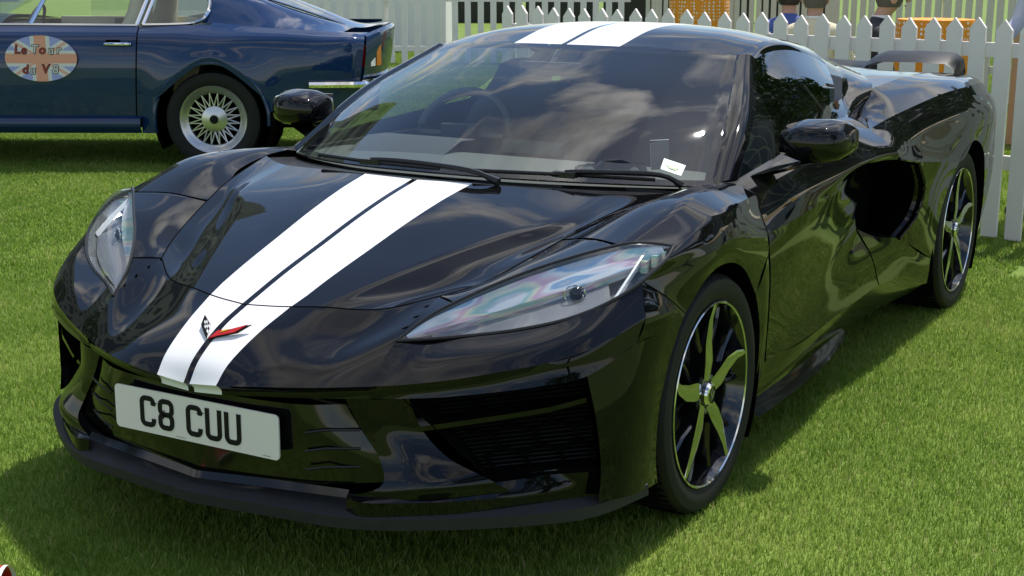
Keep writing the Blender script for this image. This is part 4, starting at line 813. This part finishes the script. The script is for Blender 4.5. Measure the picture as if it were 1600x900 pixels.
for i, (ch, x_, z_, mt) in enumerate((('L', -.165, .062, 'letter_red'), ('e', -.118, .058, 'letter_red'), ('T', -.042, .062, 'letter_pale'), ('o', .012, .060, 'letter_red'), ('u', .072, .058, 'letter_pale'), ('r', .128, .060, 'letter_pale'),
                                     ('d', -.118, -.078, 'letter_red'), ('u', -.066, -.082, 'letter_pale'), ('V', .025, -.075, 'letter_red'), ('8', .095, -.078, 'letter_pale'))):
    text_mesh('sticker_letter', ch, .085, 'letter_dark', stk, (x_, -.0015, z_), .15, off=.0045)
    text_mesh('sticker_letter', ch, .085, mt, stk, (x_, -.0032, z_), .15)
def classic_wheel(x, y):
    z = .345; f = lambda h: y + h
    def lat(prof, n=48): 
        m = MB(); m.grid([[(x + r * cos(2 * pi * k / n), y + h, z + r * sin(2 * pi * k / n)) for k in range(n)] for r, h in prof], 0, True); return m
    o = lat([(.235, .01), (.245, .0), (.30, -.012), (.335, -.002), (.345, .03), (.345, .20), (.24, .21)]).build('wheel', 'rubber', cl)
    lat([(.246, .002), (.240, -.004), (.232, .0), (.212, .03), (.188, .045), (.182, .075)]).build('rim_lip', 'silver', o)
    lat([(.190, .046), (.20, .1), (.20, .2)]).build('rim_barrel', 'void', o); lat([(0, .11), (.2, .11)]).build('wheel_back', 'void', o)
    lat([(0, .022), (.034, .024), (.036, .032), (.060, .036), (.094, .046), (.10, .058)]).build('wheel_centre', 'silver', o); lat([(0, .018), (.030, .0185), (.032, .026)]).build('centre_cap', 'plate_black', o)
    for k in range(20):
        for sd in (-1, 1):
            a0 = 2 * pi * k / 20; a1 = a0 + sd * 2 * pi / 40 * 1.0
            P0 = Vector((x + .094 * cos(a0), y + .048, z + .094 * sin(a0))); P1 = Vector((x + .192 * cos(a1), y + .046, z + .192 * sin(a1)))
            MB().tube([P0, P1], [.0065, .0045], 5).build('wire_spoke', 'silver', o)
classic_wheel(.02, .03); classic_wheel(-2.59, .03)
for x_ in (.02, -2.59): MB().lathe([(.24, 0), (.33, 0), (.345, .03), (.345, .17), (.24, .2), (0, .2)], (0, 0, 0), 'z', 32).build('wheel', 'rubber', cl).matrix_local = Matrix.Translation((x_, YW - .03, .345)) @ Matrix.Rotation(rad(90), 4, 'X')

# ================================================================== fences
pm('fence_white', (.88, .82, .79), .55, var=(3, .06), bump=(40, .08)); pm('fence_cream', (.66, .62, .54), .6, var=(3, .08))
def picket_mesh(w, h, th, mat):
    m = MB(); m.prism([(-w / 2, 0, .02), (w / 2, 0, .02), (w / 2, 0, h - w * .62), (0, 0, h), (-w / 2, 0, h - w * .62)], (0, th, 0)); o = m.build('picket', mat, None, smooth=False); me = o.data; bpy.data.objects.remove(o); return me
def fence(label, a, b, sp_, w, h, rails, mat='fence_white', group='white picket fences'):
    a = Vector(a); b = Vector(b); d = b - a; L_ = d.length; rz = math.atan2(d.y, d.x); e = empty('picket_fence', (a.x, a.y, 0), rz); tag(e, label, 'fence', group)
    me = picket_mesh(w, h, .018, mat); n = int(L_ / sp_)
    for i in range(n + 1):
        o = bpy.data.objects.new('picket', me); COL.objects.link(o); o.parent = e; o.location = (i * sp_, 0, random.uniform(-.008, .008)); o.rotation_euler = (0, random.uniform(-.008, .008), 0)
    for zr in rails: MB().box((L_ / 2, .034, zr), (L_ + .1, .030, .075)).build('rail', mat, e)
    k = 0
    while k * 1.9 < L_: MB().box((k * 1.9 + .06, .085, h * .45), (.07, .07, h * .9)).build('post', mat, e); k += 1
fence('white picket fence with pointed tops close behind the black car', (-2.7, 5.09), (1.55, 4.24), .1335, .087, 1.17, (.42, 1.01))
fence('white picket fence on the far side of the lawn behind the blue car', (-11.6, 12.9), (-6.9, 15.65), .185, .088, 1.12, (.22, .93))
fence('cream slatted fence behind the seated guests', (-6.6, 15.7), (3.4, 9.6), .15, .085, 1.55, (.35, 1.15), 'fence_cream')

# ================================================================== people, tables and the party beyond the fence
pm('skin', (.50, .28, .19), .5); pm('hair_dark', (.02, .014, .01), .6); pm('hair_grey', (.10, .085, .07), .6); pm('cloth_cream', (.66, .58, .40), .8, bump=(80, .2)); pm('cloth_dark', (.018, .018, .024), .75); pm('cloth_blue', (.06, .10, .32), .75)
pm('cloth_grey', (.42, .45, .55), .8); pm('cloth_white', (.78, .78, .78), .7); pm('cloth_tan', (.40, .28, .16), .8); pm('straw', (.62, .50, .30), .8); pm('shoe', (.02, .015, .012), .4)
m = pm('orange_dots', (.85, .30, .01), .7); t = m.node_tree; b = t.nodes['Principled BSDF']; tcn = [n for n in t.nodes if n.type == 'TEX_COORD'][0]
vo = N(t, 'ShaderNodeTexVoronoi', i_Scale=26.0, i_Randomness=.25); t.links.new(tcn.outputs['Object'], vo.inputs['Vector']); ltd = N(t, 'ShaderNodeMath', operation='LESS_THAN', i_1=.30); t.links.new(vo.outputs['Distance'], ltd.inputs[0])
mxd = N(t, 'ShaderNodeMix', data_type='RGBA'); mxd.inputs[6].default_value = (.85, .30, .01, 1); mxd.inputs[7].default_value = (.85, .82, .70, 1); sz_ = N(t, 'ShaderNodeSeparateXYZ'); t.links.new(tcn.outputs['Object'], sz_.inputs[0]); gz_ = N(t, 'ShaderNodeMath', operation='GREATER_THAN', i_1=.80); t.links.new(sz_.outputs[2], gz_.inputs[0]); mz_ = N(t, 'ShaderNodeMath', operation='MULTIPLY'); t.links.new(ltd.outputs[0], mz_.inputs[0]); t.links.new(gz_.outputs[0], mz_.inputs[1]); t.links.new(mz_.outputs[0], mxd.inputs[0]); t.links.new(mxd.outputs[2], b.inputs['Base Color'])
def person(label, loc, rz, top, legs, hair='hair_dark', seated=False, hat=None, group='guests at the garden party', nod=0., shirt=None):
    e = empty('person', loc, rz); tag(e, label, 'person', group)
    # skeleton facing +y: joints with radii (x, y, z, rx, ry)
    hz = .50 if seated else .93
    J = {'pel': (0, 0, hz, .15, .11), 'wai': (0, .01, hz + .17, .145, .10), 'che': (0, .0, hz + .36, .17, .115), 'sho': (0, -.01, hz + .50, .12, .085), 'nk': (0, .0, hz + .575, .055, .058), 'nk2': (0, .015 + nod * .3, hz + .63, .055, .06), 'hd': (0, .03 + nod, hz + .71, .078, .095), 'top': (0, .02 + nod, hz + .80, .06, .075)}
    E_ = [('pel', 'wai'), ('wai', 'che'), ('che', 'sho'), ('sho', 'nk'), ('nk', 'nk2'), ('nk2', 'hd'), ('hd', 'top')]
    for sd, n_ in ((1, 'r'), (-1, 'l')):
        J['s' + n_] = (sd * .19, -.01, hz + .47, .065, .065); J['e' + n_] = (sd * .25, .02 if not seated else .06, hz + .20, .047, .047); J['w' + n_] = (sd * .22, .20, hz + .06, .034, .034); J['h' + n_] = (sd * .19, .28, hz + .05, .036, .022); J['f' + n_] = (sd * .17, .34, hz + .03, .022, .014)
        E_ += [('sho', 's' + n_), ('s' + n_, 'e' + n_), ('e' + n_, 'w' + n_), ('w' + n_, 'h' + n_), ('h' + n_, 'f' + n_)]
        if seated: J['k' + n_] = (sd * .12, .44, hz + .01, .065, .065); J['a' + n_] = (sd * .12, .42, .09, .042, .042); J['t' + n_] = (sd * .13, .58, .045, .04, .03)
        else: J['k' + n_] = (sd * .11, .02, .50, .062, .065); J['a' + n_] = (sd * .12, -.02, .09, .042, .042); J['t' + n_] = (sd * .13, .15, .045, .04, .03)
        J['hp' + n_] = (sd * .10, .01 if not seated else .06, hz - .04, .095, .10)
        E_ += [('pel', 'hp' + n_), ('hp' + n_, 'k' + n_), ('k' + n_, 'a' + n_), ('a' + n_, 't' + n_)]
    ks = list(J); me = bpy.data.meshes.new('body'); me.from_pydata([J[k][:3] for k in ks], [(ks.index(a), ks.index(b_)) for a, b_ in E_], [])
    o = bpy.data.objects.new('body', me); COL.objects.link(o); o.modifiers.new('s', 'SKIN'); o.modifiers.new('d', 'SUBSURF').levels = 2
    for i, k in enumerate(ks): me.skin_vertices[0].data[i].radius = J[k][3:]; me.skin_vertices[0].data[i].use_root = (k == 'pel')
    bpy.context.view_layer.update(); nm = bpy.data.meshes.new_from_object(o.evaluated_get(bpy.context.evaluated_depsgraph_get())); bpy.data.objects.remove(o)
    nm.materials.clear()
    for mt in (top, legs, 'skin', 'shoe'): nm.materials.append(MAT[mt])
    for p in nm.polygons:
        c = p.center; p.use_smooth = True; wr = J['wr']
        if c.z > hz + .585: i = 2
        elif c.y > .235 and abs(c.z - (hz + .05)) < .06 and abs(c.x) < .24 and c.y < .40 and not (seated and c.z < hz + .01): i = 2
        elif c.z < .10: i = 3
        elif c.z < hz + .02 or (seated and c.z < hz + .06 and c.y > .1): i = 1
        else: i = 0
        p.material_index = i
    bo = bpy.data.objects.new('body', nm); COL.objects.link(bo); bo.parent = e
    hx_, hy, hzz = J['hd'][:3]
    def ell(name, c, r, mat, cut=None, n=14):
        g = []
        for i in range(n // 2 + 1):
            b_ = -pi / 2 + pi * i / (n // 2); g.append([Vector((c[0] + r[0] * cos(b_) * cos(2 * pi * k / n), c[1] + r[1] * cos(b_) * sin(2 * pi * k / n), max(c[2] + r[2] * sin(b_), cut if cut is not None else -9))) for k in range(n)])
        return MB().grid(g, 0, True).build(name, mat, e)
    ell('hair', (0, hy - .026, hzz + .012), (.089, .100, .115), hair, hzz - .065)
    ell('nose', (0, hy + .105, hzz - .005), (.014, .022, .024), 'skin')
    for sd in (-1, 1): ell('ear', (sd * .083, hy - .0, hzz - .005), (.012, .025, .034), 'skin'); ell('eye', (sd * .032, hy + .088, hzz + .018), (.012, .01, .008), 'plate_black')
    ell('mouth', (0, hy + .088, hzz - .052), (.024, .010, .006), 'lamp_red')
    if shirt: MB().lathe([(.062, -.03), (.068, .0), (.064, .018)], (0, .004, hz + .575), 'z', 16).build('collar', shirt, e)
    if hat: MB().lathe([(.17, .0), (.165, .006), (.10, .012), (.098, .07), (.085, .10), (0, .105)], (0, hy - .01, hzz + .062), 'z', 24).build('hat', hat, e); MB().lathe([(.101, .012), (.1005, .034)], (0, hy - .01, hzz + .062), 'z', 24).build('hat_band', 'cloth_dark', e)
    return e
def chair(loc, rz, label):
    e = empty('chair', loc, rz); tag(e, label, 'chair', 'chairs of the seated guests')
    MB().box((0, .08, .43), (.44, .44, .03)).build('seat', 'fence_cream', e); MB().box((0, -.15, .72), (.42, .025, .14)).build('backrest', 'fence_cream', e)
    for sx_ in (-1, 1):
        MB().tube([(sx_ * .19, -.15, .02), (sx_ * .19, -.15, .80)], .016, 6).build('leg', 'fence_cream', e); MB().tube([(sx_ * .19, .28, .02), (sx_ * .19, .28, .42)], .016, 6).build('leg', 'fence_cream', e)
person('seated guest in a cream jacket seen from behind', (-1.0, 6.44, .0), rad(12), 'cloth_cream', 'cloth_tan', 'hair_grey', True, shirt='cloth_white'); chair((-1.0, 6.44, 0), rad(12), 'cream chair under the guest in the cream jacket')
person('seated guest in a dark suit and white shirt leaning forward', (-.66, 6.87, .0), rad(-70), 'cloth_dark', 'cloth_dark', 'hair_grey', True, nod=.05, shirt='cloth_white'); chair((-.66, 6.87, 0), rad(-70), 'cream chair under the guest in the dark suit')
person('seated guest in a blue jacket beside the cream jacket', (-1.39, 7.0, .0), rad(20), 'cloth_blue', 'cloth_dark', 'hair_dark', True); chair((-1.39, 7.0, 0), rad(20), 'cream chair under the guest in the blue jacket')
person('standing guest in pale grey clothes right behind the picket fence', (.84, 5.15, 0), rad(150), 'cloth_grey', 'cloth_grey', 'hair_grey')
for lab_, x, y, rz, tp_, lg, ht in (('standing guest in a cream linen suit and straw hat', 2.75, 6.6, 150, 'cloth_cream', 'cloth_cream', 'straw'), ('standing guest in a white jacket and straw hat', 3.35, 7.4, 190, 'cloth_white', 'cloth_tan', 'straw'), ('standing guest in a navy blazer and white trousers', 2.5, 8.3, 170, 'cloth_dark', 'cloth_white', None), ('standing guest in a tan dress jacket by the striped tent', 4.1, 8.6, 200, 'cloth_tan', 'cloth_cream', 'straw'), ('standing guest in a pale blue shirt', 3.3, 5.2, 160, 'cloth_grey', 'cloth_dark', None)):
    person(lab_, (x, y, 0), rad(rz), tp_, lg, 'hair_grey', False, ht)
def cloth_table(loc, r, h, label):
    e = empty('table', loc); tag(e, label, 'table', 'tables with orange cloths'); g = []
    for zz, rr_ in ((.03, 1.10), (.3, 1.06), (.7, 1.02), (.96, 1.0), (1.0, .97), (1.0, 0.0)):
        g.append([Vector((cos(2 * pi * k / 40) * r * (rr_ + (.05 * cos(k * pi / 2.5) * (1 - zz))), sin(2 * pi * k / 40) * r * (rr_ + (.05 * cos(k * pi / 2.5) * (1 - zz))), zz * h)) for k in range(40)])
    MB().grid(g, 0, True).build('tablecloth', 'orange_dots', e); MB().tube([(0, 0, .0), (0, 0, h - .02)], .03, 8).build('pedestal', 'steel', e)
cloth_table((-.55, 8.0, 0), .30, 1.03, 'tall table under an orange spotted cloth beside the dark suited guest'); cloth_table((-4.4, 12.4, 0), .35, 1.08, 'orange clothed table near the corner of the cream fence')
def board(loc, rz, label):
    e = empty('folding_sign', loc, rz); tag(e, label, 'sign', 'tan folding signs')
    for sg in (1, -1): MB().box((0, sg * .14, .62), (.36, .02, 1.22), Matrix.Rotation(rad(sg * 10), 3, 'X')).build('panel', 'cloth_tan', e)
board((.05, 8.9, 0), rad(10), 'tan wooden folding board standing behind the orange table'); board((.75, 8.2, 0), rad(-15), 'tan wooden folding board near the guest in pale grey')
# bent red card at the edge of the lawn
cd_ = MB(); g = []
for k in range(13):
    a = rad(10 + 160 * k / 12); g.append([Vector((.065 * cos(a), y_,   .010 + .070 * sin(a))) for y_ in (-.16, -.010, .0)])
cd_.grid([[r[i] for r in g] for i in (0, 1)]); co = cd_.build('folded_card', 'red', None); co.location = (-.262, -1.362, 0); co.rotation_euler = (0, 0, rad(-60)); tag(co, 'bent red card with a white edge standing on the grass', 'card')
MB().grid([[r[i] + Vector((0, 0, .001)) for r in g] for i in (1, 2)]).build('card_edge', 'white', co)
# ================================================================== tents, hoarding, trees and buildings around the lawn
pm('canvas', (.80, .79, .76), .7, bump=(6, .15)); pm('yellow_canvas', (.80, .50, .05), .7); pm('bark', (.09, .065, .045), .9, bump=(30, .6)); pm('concrete', (.42, .41, .39), .8, var=(2, .1)); pm('tower_glass', (.05, .075, .085), .05, spec=.8)
m = pm('leaf', (.05, .10, .02), .55, spec=.3); t = m.node_tree; b = t.nodes['Principled BSDF']; oi = N(t, 'ShaderNodeNewGeometry'); cr = N(t, 'ShaderNodeValToRGB'); cr.color_ramp.elements[0].color = (.025, .060, .010, 1); cr.color_ramp.elements[1].color = (.085, .15, .03, 1); t.links.new(oi.outputs['Random Per Island'], cr.inputs[0]); t.links.new(cr.outputs[0], b.inputs['Base Color'])
def tent(loc, rz, w, d, h, pk, label, striped=False):
    e = empty('marquee', loc, rz); tag(e, label, 'marquee', 'white marquees')
    for nm_, p in (('front_wall', [(-w / 2, -d / 2), (w / 2, -d / 2)]), ('back_wall', [(w / 2, d / 2), (-w / 2, d / 2)]), ('side_wall', [(w / 2, -d / 2), (w / 2, d / 2)]), ('side_wall', [(-w / 2, d / 2), (-w / 2, -d / 2)])):
        a_, b_ = Vector((*p[0], 0)), Vector((*p[1], 0)); n = 24; g = []
        nn = Vector((b_.y - a_.y, a_.x - b_.x, 0)).normalized()
        for i in range(n + 1): q = a_.lerp(b_, i / n) + nn * .03 * math.sin(i * 2.1); g.append([q + Vector((0, 0, z_)) for z_ in (.0, h * .5, h)])
        MB().grid(g).build(nm_, 'canvas', e)
    for i in range(4):
        c4 = [(-w / 2, -d / 2), (w / 2, -d / 2), (w / 2, d / 2), (-w / 2, d / 2)]; a_, b_ = c4[i], c4[(i + 1) % 4]
        for k in range(8):
            p0 = Vector((*a_, h)).lerp(Vector((*b_, h)), k / 8); p1 = Vector((*a_, h)).lerp(Vector((*b_, h)), (k + 1) / 8); tp_ = Vector((0, 0, pk)); t0 = p0.lerp(tp_, .97); t1 = p1.lerp(tp_, .97); sag = Vector((0, 0, -.12))
            MB().grid([[p0 * 1.03, p1 * 1.03], [p0.lerp(t0, .5) + sag, p1.lerp(t1, .5) + sag], [t0, t1]]).build('roof_panel', 'yellow_canvas' if striped and k % 2 else 'canvas', e)
tent((-14.2, 17.6, 0), rad(30), 5.0, 4.0, 2.3, 3.6, 'white marquee beyond the far picket fence')
tent((7.2, 13.5, 0), rad(10), 6.0, 5.0, 2.4, 4.4, 'white marquee with yellow striped roof beside the standing guests', True)
for k in range(7):
    c = Vector((-19.6, 25.2, 0)) + Vector((.86366, .50408, 0)) * k * 1.9; o = MB().box((0, 0, .55), (1.75, .08, 1.1)).box((0, 0, 1.12), (1.8, .12, .05)).box((-.8, .15, .3), (.06, .4, .6)).build('black_hoarding', 'satin_black', None); o.location = c; o.rotation_euler = (0, 0, rad(30.27)); tag(o, 'black hoarding panel standing in a row across the lawn beyond the far picket fence', 'hoarding', 'black hoarding panels')
def tree(loc, h, r, n, label, seed):
    rnd = random.Random(seed); e = empty('tree', loc); tag(e, label, 'tree', 'trees around the lawn'); tk = MB(); tk.tube([(0, 0, 0), (.1, .05, h * .3), (.0, .1, h * .6), (.1, 0, h * .85)], [.32, .24, .15, .05], 8)
    cl_ = []
    for k in range(26):
        a = rnd.uniform(0, 2 * pi); zz = rnd.uniform(.32, .98); rr_ = r * math.sqrt(max(.05, 1 - ((zz - .58) / .45) ** 2)) * rnd.uniform(.35, .95); c = Vector((cos(a) * rr_, sin(a) * rr_, zz * h)); cl_.append((c, rnd.uniform(.16, .30) * r))
        if k < 10: tk.tube([(0, .05, h * rnd.uniform(.3, .6)), c * .6 + Vector((0, 0, h * .12)), c], [.09, .05, .02], 5)
    tk.build('trunk', 'bark', e); cr_ = MB(); vs = []; fs = []
    for i in range(n):
        c, q = cl_[rnd.randrange(26)]; d_ = Vector((rnd.gauss(0, 1), rnd.gauss(0, 1), rnd.gauss(0, .8))).normalized() * q * rnd.uniform(.5, 1.15); p = c + d_; u_ = Vector((rnd.gauss(0, 1), rnd.gauss(0, 1), rnd.gauss(0, .6))).normalized(); v_ = u_.cross(Vector((rnd.gauss(0, 1), rnd.gauss(0, 1), rnd.gauss(0, 1)))).normalized(); s_ = rnd.uniform(.10, .2); k = len(vs)
        vs += [p - u_ * s_, p + v_ * s_ * .5, p + u_ * s_, p - v_ * s_ * .5]; fs.append((k, k + 1, k + 2, k + 3))
    cr_.add(vs, fs); cr_.build('crown', 'leaf', e, weld=False, recalc=False, smooth=False)
tree((4.6, 21, 0), 8.5, 3.4, 7000, 'broad green tree behind the striped marquee', 1); tree((13, 17, 0), 9.5, 3.8, 7000, 'tall green tree to the right of the striped marquee', 2); tree((-17, -7, 0), 9, 3.8, 6000, 'green tree at the open side of the lawn', 3); tree((14, -6, 0), 10, 4.2, 6000, 'large green tree on the near side of the lawn', 4); tree((-24, 4, 0), 10, 4, 6000, 'green tree in front of the concrete office block', 5)
def block(loc, rz, w, d, fl, fh, label, glass):
    e = empty('office_building', loc, rz); tag(e, label, 'building', 'office buildings'); MB().box((0, 0, fl * fh / 2), (w, d, fl * fh)).build('core', 'tower_glass' if glass else 'concrete', e)
    for k in range(fl + 1): MB().box((0, 0, k * fh), (w + .5, d + .5, .5 if glass else 1.2)).build('floor_band', 'concrete', e)
    nb = int(w / 2.4)
    for sd in (-1, 1):
        for i in range(nb + 1):
            x = -w / 2 + i * w / nb; MB().box((x, sd * (d / 2 + .1), fl * fh / 2), (.25 if glass else .8, .35, fl * fh - .1)).build('mullion', 'concrete', e)
        if not glass:
            for i in range(nb):
                for k in range(fl): MB().box((-w / 2 + (i + .5) * w / nb, sd * (d / 2 + .02), (k + .55) * fh), (w / nb * .62, .1, fh * .5)).build('window', 'tower_glass', e)
block((26, 78, 0), rad(-15), 34, 18, 13, 3.6, 'tall glass office tower beyond the trees', True); block((-52, 18, 0), rad(75), 36, 14, 8, 3.4, 'concrete office block beside the lawn', False)
